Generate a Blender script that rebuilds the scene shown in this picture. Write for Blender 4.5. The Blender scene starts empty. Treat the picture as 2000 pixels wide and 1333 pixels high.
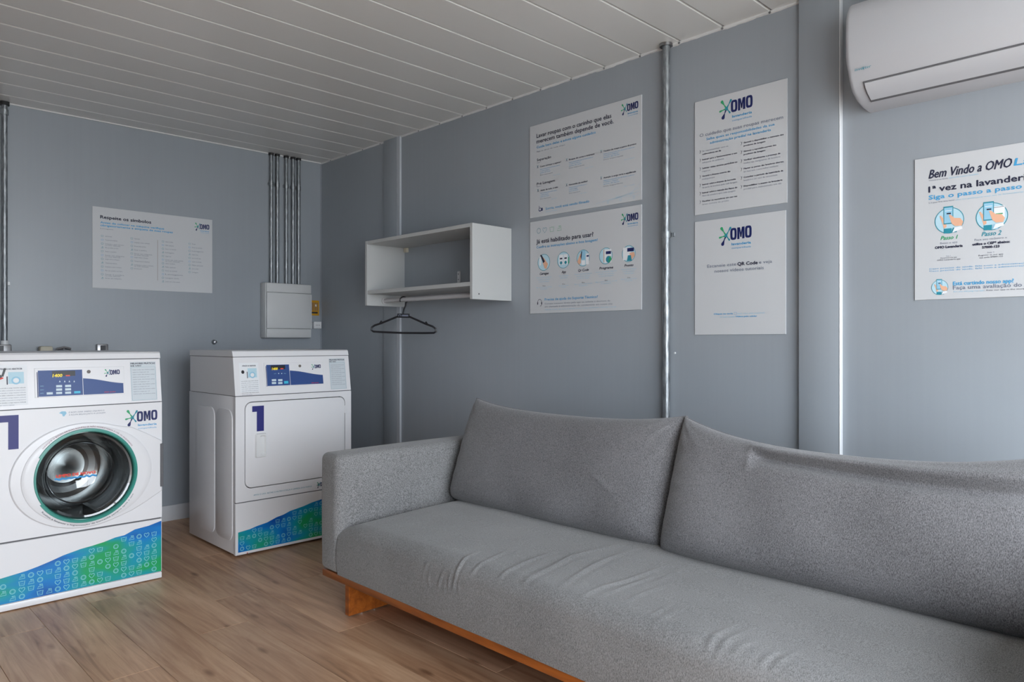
import bpy, bmesh, math, random
import numpy as np
from mathutils import Vector
random.seed(7)
S = bpy.context.scene
COL = S.collection

# ------------------------------------------------------------------ camera, sky, light, exposure
F = 1420.0; CX = 1000.0; CY = 666.5; HC = 1.08
TH = math.atan2(1440, 1420)
fwd = Vector((math.cos(TH), math.sin(TH), 0)); rgt = Vector((math.sin(TH), -math.cos(TH), 0)); upv = Vector((0, 0, 1))
cam_d = bpy.data.cameras.new('camera'); cam = bpy.data.objects.new('camera', cam_d); COL.objects.link(cam)
cam.location = (0, 0, HC); cam.rotation_euler = (math.pi/2, 0, TH - math.pi/2)
cam_d.sensor_width = 36; cam_d.lens = F*36/2000; cam_d.clip_start = 0.02
S.camera = cam

W = bpy.data.worlds.new('sky'); S.world = W; W.use_nodes = True
bg = W.node_tree.nodes['Background']; bg.inputs[0].default_value = (0.86, 0.93, 1.0, 1); bg.inputs[1].default_value = 8.0

def portal(name, loc, rot, sx, sy):
    d = bpy.data.lights.new(name, 'AREA'); d.shape = 'RECTANGLE'; d.size = sx; d.size_y = sy
    d.cycles.is_portal = True
    o = bpy.data.objects.new(name, d); o.location = loc; o.rotation_euler = rot; COL.objects.link(o)
DX0, DX1, DZ1 = -0.50, 2.20, 2.15       # glazed front opening
YF, XL = -0.95, -1.6
portal('front_opening_portal', ((DX0+DX1)/2, YF-0.06, DZ1/2), (math.pi/2, 0, 0), DX1-DX0, DZ1)
S.view_settings.view_transform = 'Standard'; S.view_settings.look = 'None'
S.view_settings.gamma = 1.0; S.view_settings.use_curve_mapping = False
S.view_settings.exposure = 0.42

# ------------------------------------------------------------------ helpers: picture point -> point on a real plane
O = Vector((0, 0, HC))
def ray(px, py): return fwd + rgt*((px-CX)/F) + upv*((CY-py)/F)
def hit(p0, n, px, py):
    d = ray(px, py); return O + d*((Vector(p0)-O).dot(n)/d.dot(n))
def floor_at(z, px, py): return hit((0, 0, z), Vector((0, 0, 1)), px, py)

class Frame:
    """a flat face in the room: origin o, axes u (reading direction) and v (up the face), normal n"""
    def __init__(s, o, u, v):
        s.o = Vector(o); s.u = Vector(u).normalized(); s.v = Vector(v).normalized(); s.n = s.u.cross(s.v)
    def P(s, px, py):
        q = hit(s.o, s.n, px, py) - s.o; return (q.dot(s.u), q.dot(s.v))
    def Wd(s, u, v, d=0.0): return s.o + s.u*u + s.v*v + s.n*d

def lin(c):
    return tuple(((x/255)/12.92 if x/255 <= .04045 else ((x/255+.055)/1.055)**2.4) for x in c)

# ------------------------------------------------------------------ mesh builder
class MB:
    def __init__(s): s.v = []; s.f = []; s.m = []; s.mats = []; s.sm = []
    def mi(s, mat):
        if mat not in s.mats: s.mats.append(mat)
        return s.mats.index(mat)
    def add(s, vs, fs, mat, smooth=False):
        b = len(s.v); k = s.mi(mat)
        s.v += [tuple(p) for p in vs]
        for f in fs: s.f.append(tuple(b+i for i in f)); s.m.append(k); s.sm.append(smooth)
        return s
    def box(s, x0, x1, y0, y1, z0, z1, mat, bev=0.0, seg=2):
        bm = bmesh.new(); bmesh.ops.create_cube(bm, size=1)
        for v in bm.verts: v.co = Vector(((x0+x1)/2+v.co.x*(x1-x0), (y0+y1)/2+v.co.y*(y1-y0), (z0+z1)/2+v.co.z*(z1-z0)))
        if bev > 0: bmesh.ops.bevel(bm, geom=bm.edges[:]+bm.verts[:], offset=bev, segments=seg, profile=.5, affect='EDGES')
        return s.bm(bm, mat, bev > 0)
    def bm(s, bm, mat, smooth=False):
        bm.normal_update(); bm.verts.index_update()
        s.add([v.co[:] for v in bm.verts], [[v.index for v in f.verts] for f in bm.faces], mat, smooth); bm.free(); return s
    def prism(s, pts, d, mat, bev=0.0, smooth=False, seg=2):
        """closed outline of 3D points pushed along vector d"""
        bm = bmesh.new(); vs = [bm.verts.new(p) for p in pts]; f = bm.faces.new(vs)
        r = bmesh.ops.extrude_face_region(bm, geom=[f])
        top = [g for g in r['geom'] if isinstance(g, bmesh.types.BMVert)]
        for v in top: v.co += Vector(d)
        bmesh.ops.recalc_face_normals(bm, faces=bm.faces[:])
        if bev > 0:
            ts = set(top)
            ed = [e for e in bm.edges if e.verts[0] in ts and e.verts[1] in ts]
            bmesh.ops.bevel(bm, geom=ed, offset=bev, segments=seg, profile=.5, affect='EDGES')
        return s.bm(bm, mat, smooth)
    def tube(s, pts, r, mat, n=12, cap=True, closed=False):
        pts = [Vector(p) for p in pts]; N = len(pts); rs = r if isinstance(r, (list, tuple)) else [r]*N
        rings = []; prev = None
        for i, p in enumerate(pts):
            if closed: t = pts[(i+1) % N]-pts[i-1]
            else: t = pts[min(i+1, N-1)]-pts[max(i-1, 0)]
            t.normalize()
            if prev is None:
                a = Vector((0, 0, 1)) if abs(t.z) < .9 else Vector((1, 0, 0)); x = t.cross(a).normalized()
            else: x = (prev - t*prev.dot(t)).normalized()
            prev = x; y = t.cross(x)
            rings.append([p + (x*math.cos(k*2*math.pi/n) + y*math.sin(k*2*math.pi/n))*rs[i] for k in range(n)])
        vs = [q for rg in rings for q in rg]; fs = []
        for i in range(N if closed else N-1):
            j = (i+1) % N
            for k in range(n): fs.append((i*n+k, i*n+(k+1) % n, j*n+(k+1) % n, j*n+k))
        if cap and not closed: fs += [tuple(range(n))[::-1], tuple((N-1)*n+k for k in range(n))]
        return s.add(vs, fs, mat, True)
    def lathe(s, fr, uc, vc, prof, mat, n=64, smooth=True):
        """profile [(radius, depth along n)] turned about the face normal at (uc, vc)"""
        vs = []; fs = []
        for r, d in prof:
            for k in range(n):
                a = 2*math.pi*k/n; vs.append(fr.Wd(uc+r*math.cos(a), vc+r*math.sin(a), d))
        for i in range(len(prof)-1):
            for k in range(n): fs.append((i*n+k, i*n+(k+1) % n, (i+1)*n+(k+1) % n, (i+1)*n+k))
        return s.add(vs, fs, mat, smooth)
    def build(s, name, parent=None, base=None, auto=35):
        me = bpy.data.meshes.new(name)
        off = Vector(parent_world(parent)) if parent is not None else Vector(base or (0, 0, 0))
        me.from_pydata([tuple(Vector(p)-off) for p in s.v], [], s.f)
        for m in s.mats: me.materials.append(m)
        me.polygons.foreach_set('material_index', s.m); me.polygons.foreach_set('use_smooth', s.sm)
        me.update(); me.validate()
        if any(s.sm):
            bm = bmesh.new(); bm.from_mesh(me)
            la = math.radians(auto)
            for e in bm.edges:
                if len(e.link_faces) == 2 and e.calc_face_angle(0) > la: e.smooth = False
            bm.to_mesh(me); bm.free()
        o = bpy.data.objects.new(name, me); COL.objects.link(o)
        if parent is not None: o.parent = parent
        else: o.location = off
        return o
def parent_world(p):
    w = Vector((0, 0, 0))
    while p is not None: w += p.location; p = p.parent
    return w
def tag(o, label=None, cat=None, group=None, kind=None):
    for k, v in (('label', label), ('category', cat), ('group', group), ('kind', kind)):
        if v: o[k] = v
    return o
def empty(name, loc, label, cat, group=None):
    o = bpy.data.objects.new(name, None); o.location = loc; o.empty_display_size = .1; COL.objects.link(o)
    return tag(o, label, cat, group)
def struct(o): o['kind'] = 'structure'; return o

# ------------------------------------------------------------------ materials
def mat(name, col, rough=.5, metal=0.0, **kw):
    m = bpy.data.materials.new(name); m.use_nodes = True; b = m.node_tree.nodes['Principled BSDF']
    b.inputs['Base Color'].default_value = (*col, 1); b.inputs['Roughness'].default_value = rough; b.inputs['Metallic'].default_value = metal
    for k, v in kw.items(): b.inputs[k.replace('_', ' ')].default_value = v
    return m
def nd(m, t, **kw):
    n = m.node_tree.nodes.new(t)
    for k, v in kw.items(): setattr(n, k, v)
    return n
def lk(m, a, b): m.node_tree.links.new(a, b)
def coords(m, scale, rnd=False):
    tc = nd(m, 'ShaderNodeTexCoord'); mp = nd(m, 'ShaderNodeMapping'); mp.inputs['Scale'].default_value = scale
    src = tc.outputs['Object']
    if rnd:
        oi = nd(m, 'ShaderNodeObjectInfo'); mu = nd(m, 'ShaderNodeMath', operation='MULTIPLY'); mu.inputs[1].default_value = 37.0
        ad = nd(m, 'ShaderNodeVectorMath', operation='ADD'); lk(m, oi.outputs['Random'], mu.inputs[0]); lk(m, src, ad.inputs[0]); lk(m, mu.outputs[0], ad.inputs[1]); src = ad.outputs[0]
    lk(m, src, mp.inputs['Vector']); return mp.outputs[0]
def noise(m, vec, scale=1.0, detail=4, rough=.5, dist=0.0):
    n = nd(m, 'ShaderNodeTexNoise'); n.inputs['Scale'].default_value = scale; n.inputs['Detail'].default_value = detail
    n.inputs['Roughness'].default_value = rough; n.inputs['Distortion'].default_value = dist; lk(m, vec, n.inputs['Vector']); return n.outputs['Fac']
def ramp(m, fac, stops):
    r = nd(m, 'ShaderNodeValToRGB'); e = r.color_ramp.elements
    while len(e) < len(stops): e.new(.5)
    for i, (p, c) in enumerate(stops): e[i].position = p; e[i].color = (*c, 1)
    lk(m, fac, r.inputs[0]); return r.outputs[0]
def bump(m, h, strength=.2, dist=.001):
    b = nd(m, 'ShaderNodeBump'); b.inputs['Strength'].default_value = strength; b.inputs['Distance'].default_value = dist
    lk(m, h, b.inputs['Height']); lk(m, b.outputs[0], m.node_tree.nodes['Principled BSDF'].inputs['Normal'])
def setcol(m, c): lk(m, c, m.node_tree.nodes['Principled BSDF'].inputs['Base Color'])

WALLC = (.325, .355, .390)
def wall_mat(name):
    m = mat(name, WALLC, .34)
    v = coords(m, (60, 60, .9)); n1 = noise(m, v, 1.0, 3); v2 = coords(m, (1.2, 1.2, 1.2)); n2 = noise(m, v2, 1.5, 3)
    a = nd(m, 'ShaderNodeMath', operation='MULTIPLY_ADD'); a.inputs[1].default_value = .35; lk(m, n1, a.inputs[0]); lk(m, n2, a.inputs[2])
    c = ramp(m, a.outputs[0], [(.35, tuple(x*.95 for x in WALLC)), (.95, tuple(x*1.05 for x in WALLC))]); setcol(m, c); bump(m, n1, .12, .0006)
    return m
M_wall = wall_mat('blue_grey_paint')
M_white = mat('white_enamel', (.80, .80, .825), .28)
M_white_plastic = mat('white_plastic', (.78, .79, .80), .38)
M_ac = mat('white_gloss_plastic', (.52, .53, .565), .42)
M_dark = mat('dark_gap', (.02, .02, .022), .6)
M_gap = mat('grey_gap', (.12, .12, .13), .6)
M_ceil = mat('white_pvc', (.70, .70, .69), .22)
M_ceil2 = mat('pvc_joint', (.80, .80, .80), .3)
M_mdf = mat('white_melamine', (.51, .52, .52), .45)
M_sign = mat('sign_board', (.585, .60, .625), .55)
M_base = mat('baseboard_white', (.62, .63, .66), .35)
M_seal = mat('sealant', (.72, .72, .72), .6)
M_navy = mat('ink_navy', lin((16, 30, 92)), .5)
M_navy2 = mat('ink_dark_text', lin((38, 42, 66)), .5)
M_grey = mat('ink_grey', lin((120, 128, 146)), .5)
M_blue = mat('ink_sky_blue', lin((70, 160, 210)), .5)
M_lblue = mat('ink_pale_blue', lin((150, 200, 225)), .5)
M_disc = mat('ink_pale_disc', lin((185, 218, 232)), .5)
M_green = mat('ink_green', lin((50, 165, 110)), .5)
M_teal = mat('ink_teal', lin((40, 140, 160)), .5)
M_skin = mat('ink_skin', lin((232, 180, 150)), .5)
M_paper = mat('ink_white', lin((235, 238, 242)), .5)
M_one = mat('ink_number_blue', lin((40, 42, 118)), .45)
M_darkred = mat('ink_dark_red', lin((150, 95, 110)), .5); M_lock = mat('lock_disc', (.16, .14, .13), .5)
M_stick = mat('sticker_paper', lin((208, 216, 222)), .45)
M_red = mat('ink_red', lin((225, 60, 45)), .5)
M_wave = mat('ink_wave_blue', lin((20, 140, 205)), .4)
M_line = mat('ink_thin_line', lin((170, 180, 205)), .5)
M_brown = mat('ink_brown_line', lin((120, 100, 90)), .5)
M_black = mat('black_plastic', (.012, .013, .018), .35)
M_panelblue = mat('panel_blue', lin((42, 74, 136)), .4)
M_key = mat('key_cap', lin((205, 222, 232)), .4)
M_keyb = mat('key_cyan', lin((60, 185, 220)), .4)
M_led = mat('led_yellow', lin((210, 190, 30)), .4); M_led.node_tree.nodes['Principled BSDF'].inputs['Emission Color'].default_value = (.8, .62, .05, 1); M_led.node_tree.nodes['Principled BSDF'].inputs['Emission Strength'].default_value = .35
M_ledr = mat('led_red', lin((200, 60, 40)), .4); M_ledr.node_tree.nodes['Principled BSDF'].inputs['Emission Color'].default_value = (.7, .1, .04, 1); M_ledr.node_tree.nodes['Principled BSDF'].inputs['Emission Strength'].default_value = .25
M_gasket = mat('teal_gasket', lin((66, 150, 138)), .35)
M_steel = mat('drum_steel', (.40, .40, .41), .34, 1.0)
M_chrome = mat('bright_chrome', (.85, .85, .86), .12, 1.0)
M_metal = mat('dull_metal', (.35, .35, .36), .35, 1.0)
M_yellow = mat('yellow_sticker', lin((205, 150, 20)), .5)
M_cream = mat('cream_plastic', (.60, .56, .45), .5)
M_box = mat('enclosure_grey', (.60, .61, .62), .4)
M_rod = mat('rod_white', (.58, .57, .58), .35)

def galv():
    m = mat('galvanised_steel', (.40, .43, .45), .46, .85)
    v = coords(m, (90, 90, 16)); n = noise(m, v, 1.0, 5, .7)
    setcol(m, ramp(m, n, [(.35, (.18, .195, .205)), (.52, (.33, .35, .37)), (.70, (.58, .61, .63))])); bump(m, n, .25, .0008); return m
M_galv = galv()

def fabric(name, dark, light, rough=.9):
    m = mat(name, light, rough); m.node_tree.nodes['Principled BSDF'].inputs['Sheen Weight'].default_value = .25
    m.node_tree.nodes['Principled BSDF'].inputs['Sheen Roughness'].default_value = .5
    v = coords(m, (230, 560, 230)); n = noise(m, v, 1.0, 3, .65)
    v3 = coords(m, (900, 900, 900)); n3 = noise(m, v3, 1.0, 1)
    v2 = coords(m, (3, 3, 3)); n2 = noise(m, v2, 1.0, 3)
    a = nd(m, 'ShaderNodeMath', operation='MULTIPLY_ADD'); a.inputs[1].default_value = .30; lk(m, n3, a.inputs[0]); lk(m, n, a.inputs[2])
    b = nd(m, 'ShaderNodeMath', operation='MULTIPLY_ADD'); b.inputs[1].default_value = .22; lk(m, n2, b.inputs[0]); lk(m, a.outputs[0], b.inputs[2])
    mid = tuple((x+y)/2 for x, y in zip(dark, light))
    setcol(m, ramp(m, b.outputs[0], [(.60, dark), (.75, mid), (.90, light)])); bump(m, a.outputs[0], .5, .0012); return m
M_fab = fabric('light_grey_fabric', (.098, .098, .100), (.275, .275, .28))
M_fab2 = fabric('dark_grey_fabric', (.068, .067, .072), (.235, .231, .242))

def wood_floor():
    m = mat('oak_laminate', (.4, .25, .15), .42)
    v = coords(m, (26, 1.6, 26), True); n = noise(m, v, 1.0, 7, .62, 1.2)
    v2 = coords(m, (5, .8, 5), True); n2 = noise(m, v2, 1.0, 3, .5, 1.5)
    v3 = coords(m, (9, 3.2, 9), True); vo = nd(m, 'ShaderNodeTexVoronoi'); vo.inputs['Scale'].default_value = 1.0; lk(m, v3, vo.inputs['Vector'])
    a = nd(m, 'ShaderNodeMath', operation='MULTIPLY_ADD'); a.inputs[1].default_value = .55; lk(m, n2, a.inputs[0])
    hf = nd(m, 'ShaderNodeMath', operation='MULTIPLY'); hf.inputs[1].default_value = .6; lk(m, n, hf.inputs[0]); lk(m, hf.outputs[0], a.inputs[2])
    c = ramp(m, a.outputs[0], [(.38, (.225, .122, .068)), (.49, (.42, .24, .14)), (.60, (.54, .335, .205)), (.72, (.66, .44, .285))])
    kn = ramp(m, vo.outputs['Distance'], [(.0, (.22, .15, .10)), (.07, (.50, .43, .38)), (.15, (1, 1, 1))])
    mx = nd(m, 'ShaderNodeMix', data_type='RGBA', blend_type='MULTIPLY'); mx.inputs[0].default_value = .8; lk(m, c, mx.inputs[6]); lk(m, kn, mx.inputs[7])
    oi = nd(m, 'ShaderNodeObjectInfo'); mr = nd(m, 'ShaderNodeMapRange'); mr.inputs[3].default_value = .84; mr.inputs[4].default_value = 1.14; lk(m, oi.outputs['Random'], mr.inputs[0])
    vm = nd(m, 'ShaderNodeVectorMath', operation='SCALE'); lk(m, mx.outputs[2], vm.inputs[0]); lk(m, mr.outputs[0], vm.inputs['Scale'])
    setcol(m, vm.outputs[0]); bump(m, n, .12, .0006); return m
M_floor = wood_floor()
def wood_sofa():
    m = mat('varnished_wood', (.35, .12, .03), .32)
    v = coords(m, (40, 3, 40)); n = noise(m, v, 1.0, 5, .6, .6)
    setcol(m, ramp(m, n, [(.3, (.20, .052, .009)), (.55, (.36, .098, .014)), (.8, (.46, .145, .024))])); return m
M_wood = wood_sofa()
def band_mat():
    m = mat('blue_green_print', (.0, .3, .5), .35)
    v = coords(m, (3.2, 3.2, 7.0)); n = noise(m, v, 1.0, 2, .5, .4)
    setcol(m, ramp(m, n, [(.34, lin((0, 80, 170))), (.45, lin((0, 125, 200))), (.54, lin((0, 150, 175))), (.64, lin((20, 160, 95)))])); return m
M_band = band_mat()
M_bandicon = mat('band_icon_ink', lin((130, 205, 212)), .4)
def glass():
    m = bpy.data.materials.new('door_glass'); m.use_nodes = True; t = m.node_tree; t.nodes.remove(t.nodes['Principled BSDF'])
    out = [n for n in t.nodes if n.type == 'OUTPUT_MATERIAL'][0]
    tr = nd(m, 'ShaderNodeBsdfTransparent'); tr.inputs[0].default_value = (.82, .87, .87, 1)
    gl = nd(m, 'ShaderNodeBsdfGlossy'); gl.inputs['Roughness'].default_value = .03
    fr = nd(m, 'ShaderNodeFresnel'); fr.inputs['IOR'].default_value = 1.9
    mx = nd(m, 'ShaderNodeMixShader'); lk(m, fr.outputs[0], mx.inputs[0]); lk(m, tr.outputs[0], mx.inputs[1]); lk(m, gl.outputs[0], mx.inputs[2]); lk(m, mx.outputs[0], out.inputs[0]); return m
M_glass = glass()

# ------------------------------------------------------------------ print helpers
_tc = {}
def glyphs(s):
    if s not in _tc:
        c = bpy.data.curves.new('t', 'FONT'); c.body = s; c.size = 1; c.resolution_u = 2
        o = bpy.data.objects.new('t', c); me = bpy.data.meshes.new_from_object(o)
        vs = [(v.co.x, v.co.y) for v in me.vertices]; fs = [tuple(p.vertices) for p in me.polygons]
        bpy.data.objects.remove(o); bpy.data.meshes.remove(me); bpy.data.curves.remove(c)
        _tc[s] = (vs, fs)
    return _tc[s]
CAP = .69
def text(mb, fr, s, u, v, w, h, m, d=.0008, shear=0.0, bold=0.0, arc=None):
    vs, fs = glyphs(s)
    if not vs: return
    x0 = min(p[0] for p in vs); x1 = max(p[0] for p in vs); k = h/CAP; kx = w/(x1-x0) if w else k
    offs = [(0, 0)]
    if bold: offs = [(-bold, 0), (bold, 0), (0, bold*.8), (0, -bold*.8)]
    for i, (ox, oy) in enumerate(offs):
        out = []
        for x, y in vs:
            a = (x-x0)*kx + y*k*shear + ox; b = y*k + oy
            if arc:
                uc, vc, R, a0, sg = arc; an = a0 + sg*a/R; rr = R - sg*b
                out.append(fr.Wd(uc+rr*math.cos(an), vc+rr*math.sin(an), d+i*.00003))
            else: out.append(fr.Wd(u+a, v+b, d+i*.00003))
        mb.add(out, fs, m)
def poly(mb, fr, pts, m, d=.0006): mb.add([fr.Wd(p[0], p[1], d) for p in pts], [tuple(range(len(pts)))], m)
def rect(mb, fr, u0, v0, u1, v1, m, d=.0006): poly(mb, fr, [(u0, v0), (u1, v0), (u1, v1), (u0, v1)], m, d)
def stroke(mb, fr, pts, w, m, d=.0007, closed=False):
    n = len(pts); vs = []; fs = []
    for i, p in enumerate(pts):
        a = pts[(i-1) % n] if (closed or i > 0) else p; b = pts[(i+1) % n] if (closed or i < n-1) else p
        tx, ty = b[0]-a[0], b[1]-a[1]; L = math.hypot(tx, ty) or 1; nx, ny = -ty/L*w/2, tx/L*w/2
        vs += [fr.Wd(p[0]+nx, p[1]+ny, d), fr.Wd(p[0]-nx, p[1]-ny, d)]
    for i in range(n if closed else n-1):
        j = (i+1) % n; fs.append((2*i, 2*i+1, 2*j+1, 2*j))
    mb.add(vs, fs, m)
def circ(uc, vc, ru, rv=None, n=28, a0=0, a1=2*math.pi):
    rv = rv or ru; full = abs(a1-a0-2*math.pi) < 1e-6
    return [(uc+ru*math.cos(a0+(a1-a0)*i/(n if full else n-1)), vc+rv*math.sin(a0+(a1-a0)*i/(n if full else n-1))) for i in range(n)]
def disc(mb, fr, uc, vc, r, m, d=.0006, rv=None, n=28): poly(mb, fr, circ(uc, vc, r, rv, n), m, d)
def heart(u, v, s): return [(u+s*p[0], v+s*p[1]) for p in ((0, -.5), (.42, -.05), (.5, .22), (.36, .45), (.14, .42), (0, .24), (-.14, .42), (-.36, .45), (-.5, .22), (-.42, -.05))]
def tub(u, v, s): return [(u+s*p[0], v+s*p[1]) for p in ((-.5, .42), (-.38, -.42), (.38, -.42), (.5, .42), (.2, .32), (0, .40), (-.2, .32))]
def iron(u, v, s): return [(u+s*p[0], v+s*p[1]) for p in ((-.5, -.4), (.5, -.4), (.38, .4), (-.1, .4), (-.1, .26), (.2, .26), (.26, 0), (-.25, 0))]

def logo(mb, fr, u, v, w, sub=True, d=.0008):
    """the detergent splash emblem with the name; (u, v) is the upper left corner, w the width over all"""
    k = w/305.0
    def Q(x, y): return (u+x*k, v-y*k)
    c = (65, 77)
    for (x, y), r, m in (((22, 10), 13, M_green), ((106, 14), 10, M_teal), ((4, 90), 9, M_green), ((32, 150), 15, M_navy), ((96, 118), 8, M_teal)):
        dx, dy = x-c[0], y-c[1]; L = math.hypot(dx, dy); nx, ny = -dy/L, dx/L; pts = []
        pts.append(Q(c[0]+nx*9, c[1]+ny*9)); pts.append(Q(c[0]+dx*.55+nx*3.5, c[1]+dy*.55+ny*3.5))
        an = math.atan2(dy, dx)
        for i in range(9):
            t = an + math.pi*.62 - (math.pi*1.24)*i/8
            pts.append(Q(x+r*math.cos(t), y+r*math.sin(t)))
        pts.append(Q(c[0]+dx*.55-nx*3.5, c[1]+dy*.55-ny*3.5)); pts.append(Q(c[0]-nx*9, c[1]-ny*9))
        poly(mb, fr, pts, m, d)
    disc(mb, fr, *Q(*c), 14*k, M_teal, d+.00005, n=14)
    def oh(x0, x1, y0, y1, t):
        xm = (x0+x1)/2; ym = (y0+y1)/2; n = 28; vs = []; fs = []
        for j, (a, b) in enumerate((((x1-x0)/2, (y1-y0)/2), ((x1-x0)/2-t, (y1-y0)/2-t*.95))):
            for i in range(n):
                an = 2*math.pi*i/n; c_, s_ = math.cos(an), math.sin(an); e = .55 if j == 0 else .5
                vs.append(fr.Wd(*Q(xm+a*math.copysign(abs(c_)**e, c_), ym-b*math.copysign(abs(s_)**e, s_)), d))
        for i in range(n): fs.append((i, (i+1) % n, n+(i+1) % n, n+i))
        mb.add(vs, fs, M_navy)
    oh(106, 166, 18, 122, 20); oh(244, 305, 12, 116, 20)
    yt, yb = 18, 120
    for pts in ([(172, yt), (192, yt), (192, yb), (172, yb)], [(218, yt-2), (239, yt-3), (239, yb-3), (218, yb-2)],
                [(186, yt), (196, yt), (209, 78), (209, 104), (201, 104)], [(224, yt-2), (216, yt-2), (203, 78), (203, 104), (210, 104)]):
        poly(mb, fr, [Q(*p) for p in pts], M_navy, d)
    if sub:
        text(mb, fr, 'lavanderia', *Q(118, 168), 180*k, 21*k, M_blue, d, bold=k*1.2)
        text(mb, fr, 'compartilhada', *Q(118, 200), 180*k, 15*k, M_blue, d)

# ------------------------------------------------------------------ room
XW, YB, ZC = 2.62, 4.56, 2.325
def wallbox(name, *a, mt=M_wall): return struct(MB().box(*a, mt).build(name))
wallbox('wall_right', XW, XW+.08, YF-.08, YB+.08, 0, ZC+.10)
wallbox('wall_back', XL, XW, YB, YB+.08, 0, ZC+.10)
wallbox('wall_left', XL-.08, XL, YF-.08, YB+.08, 0, ZC+.10)
w = MB(); w.box(XL, DX0, YF-.08, YF, 0, ZC+.1, M_wall); w.box(DX1, XW, YF-.08, YF, 0, ZC+.1, M_wall); w.box(DX0, DX1, YF-.08, YF, DZ1, ZC+.1, M_wall)
struct(w.build('wall_front'))
dr = MB()
for x in (DX0, (DX0+DX1)/2-.03, DX1-.05): dr.box(x, x+.05, YF-.07, YF-.01, 0, DZ1, M_white_plastic, .004)
dr.box(DX0, DX1, YF-.07, YF-.01, DZ1-.05, DZ1, M_white_plastic, .004)
struct(dr.build('door_1'))
M_out = mat('pale_paving', (.55, .53, .49), .8)
struct(MB().box(-20, 20, -30, 12, -.25, -.10, M_out).build('added_bounce_ground'))  # unseen ground outside the opening, added to bounce daylight up to the ceiling

# floor: sub-floor plus laminate planks
fl = struct(MB().box(XL, XW, YF-.08, YB, -.06, -.012, M_gap).build('floor'))
PW, PL = .19, 1.30; pm = {}
nplank = 0
k0 = int(math.floor((XL-1.245)/PW))
for k in range(k0, 12):
    x0 = 1.245 + k*PW; x1 = min(x0+PW, XW-.002); xa = max(x0, XL)
    if x1 <= XL or x0 >= XW-.01: continue
    y = 3.02 + (0 if k % 2 == 0 else PL*.5) - 5*PL + (0.17*((k//2) % 3) if k not in (0, 2) else 0)
    while y < YB:
        a, b = max(y, YF-.06), min(y+PL, YB-.002)
        if b-a > .02:
            key = (round(x1-xa, 4), round(b-a, 4))
            if key not in pm:
                q = MB(); hx, hy = (x1-xa)/2-.0004, (b-a)/2-.0005
                q.box(-hx, hx, -hy, hy, -.011, 0, M_floor, .0009, 1); o = q.build('plank'); pm[key] = o.data
            else:
                o = bpy.data.objects.new('plank', pm[key]); COL.objects.link(o)
            o.parent = fl; o.location = ((xa+x1)/2, (a+b)/2, 0); nplank += 1
        y += PL

# ceiling: pvc boards with a bevelled joint
cl = struct(MB().box(XL, XW, YF-.08, YB, ZC+.022, ZC+.10, M_ceil2).build('ceiling'))
cm = None
y = 1.268 - .197*12
while y < YB-.01:
    y1 = min(y+.197, YB)
    if cm is None or abs((y1-y)-.197) > 1e-4:
        q = MB(); L = y1-y
        x0, x1 = XL+.001, XW-.001
        prof = [(.0045, 0), (.0015, .003), (.0015, .018), (L-.001, .018), (L-.001, .007), (L-.0095, .0)]
        vs = [(x0, p[0], p[1]) for p in prof] + [(x1, p[0], p[1]) for p in prof]; n = len(prof)
        q.add(vs, [(i, (i+1) % n, n+(i+1) % n, n+i) for i in range(n)] + [tuple(range(n)), tuple(range(n, 2*n))[::-1]], M_ceil)
        bm = bmesh.new(); o = q.build('ceiling_panel'); bm.from_mesh(o.data); bmesh.ops.recalc_face_normals(bm, faces=bm.faces[:]); bm.to_mesh(o.data); bm.free()
        if cm is None and L > .19: cm = o.data
    else:
        o = bpy.data.objects.new('ceiling_panel', cm); COL.objects.link(o)
    o.parent = cl; o.location = (0, y, ZC); y += .197

# edge strip under the ceiling with uneven sealant and screws
t = MB(); n = 300; ya, yb = .0, YB
rr = random.Random(3); vs = []; fs = []
prev = 0
for i in range(n+1):
    yy = ya+(yb-ya)*i/n; prev = prev*.6 + rr.uniform(-1, 1)*.5; dz = .004+.003*prev*(1 if yy < 2.6 else .35)+(.003 if yy < 2.2 and int(yy*9) % 3 == 0 else 0)
    vs += [(XW-.006, yy, ZC), (XW-.006, yy, ZC-dz-.003), (XW, yy, ZC-dz-.005)]
for i in range(n): a = 3*i; fs += [(a, a+3, a+4, a+1), (a+1, a+4, a+5, a+2)]
t.add(vs, fs, M_seal)
tr2 = struct(t.build('trim_2'))
bscrew = None
for i in range(17):
    yy = 1.268+.197*i
    if yy > YB-.05: break
    if bscrew is None:
        q = MB(); fr0 = Frame((0, 0, 0), (0, -1, 0), (0, 0, 1)); q.lathe(fr0, 0, 0, [(.005, 0), (.0045, .002), (.001, .003)], M_metal, 10); o = q.build('screw'); bscrew = o.data
    else: o = bpy.data.objects.new('screw', bscrew); COL.objects.link(o)
    o.parent = tr2; o.location = (XW-.006, yy, ZC-.007)
# strip along the back wall
struct(MB().box(XL, XW, YB-.008, YB, ZC-.006, ZC, M_seal).build('trim_3'))
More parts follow.
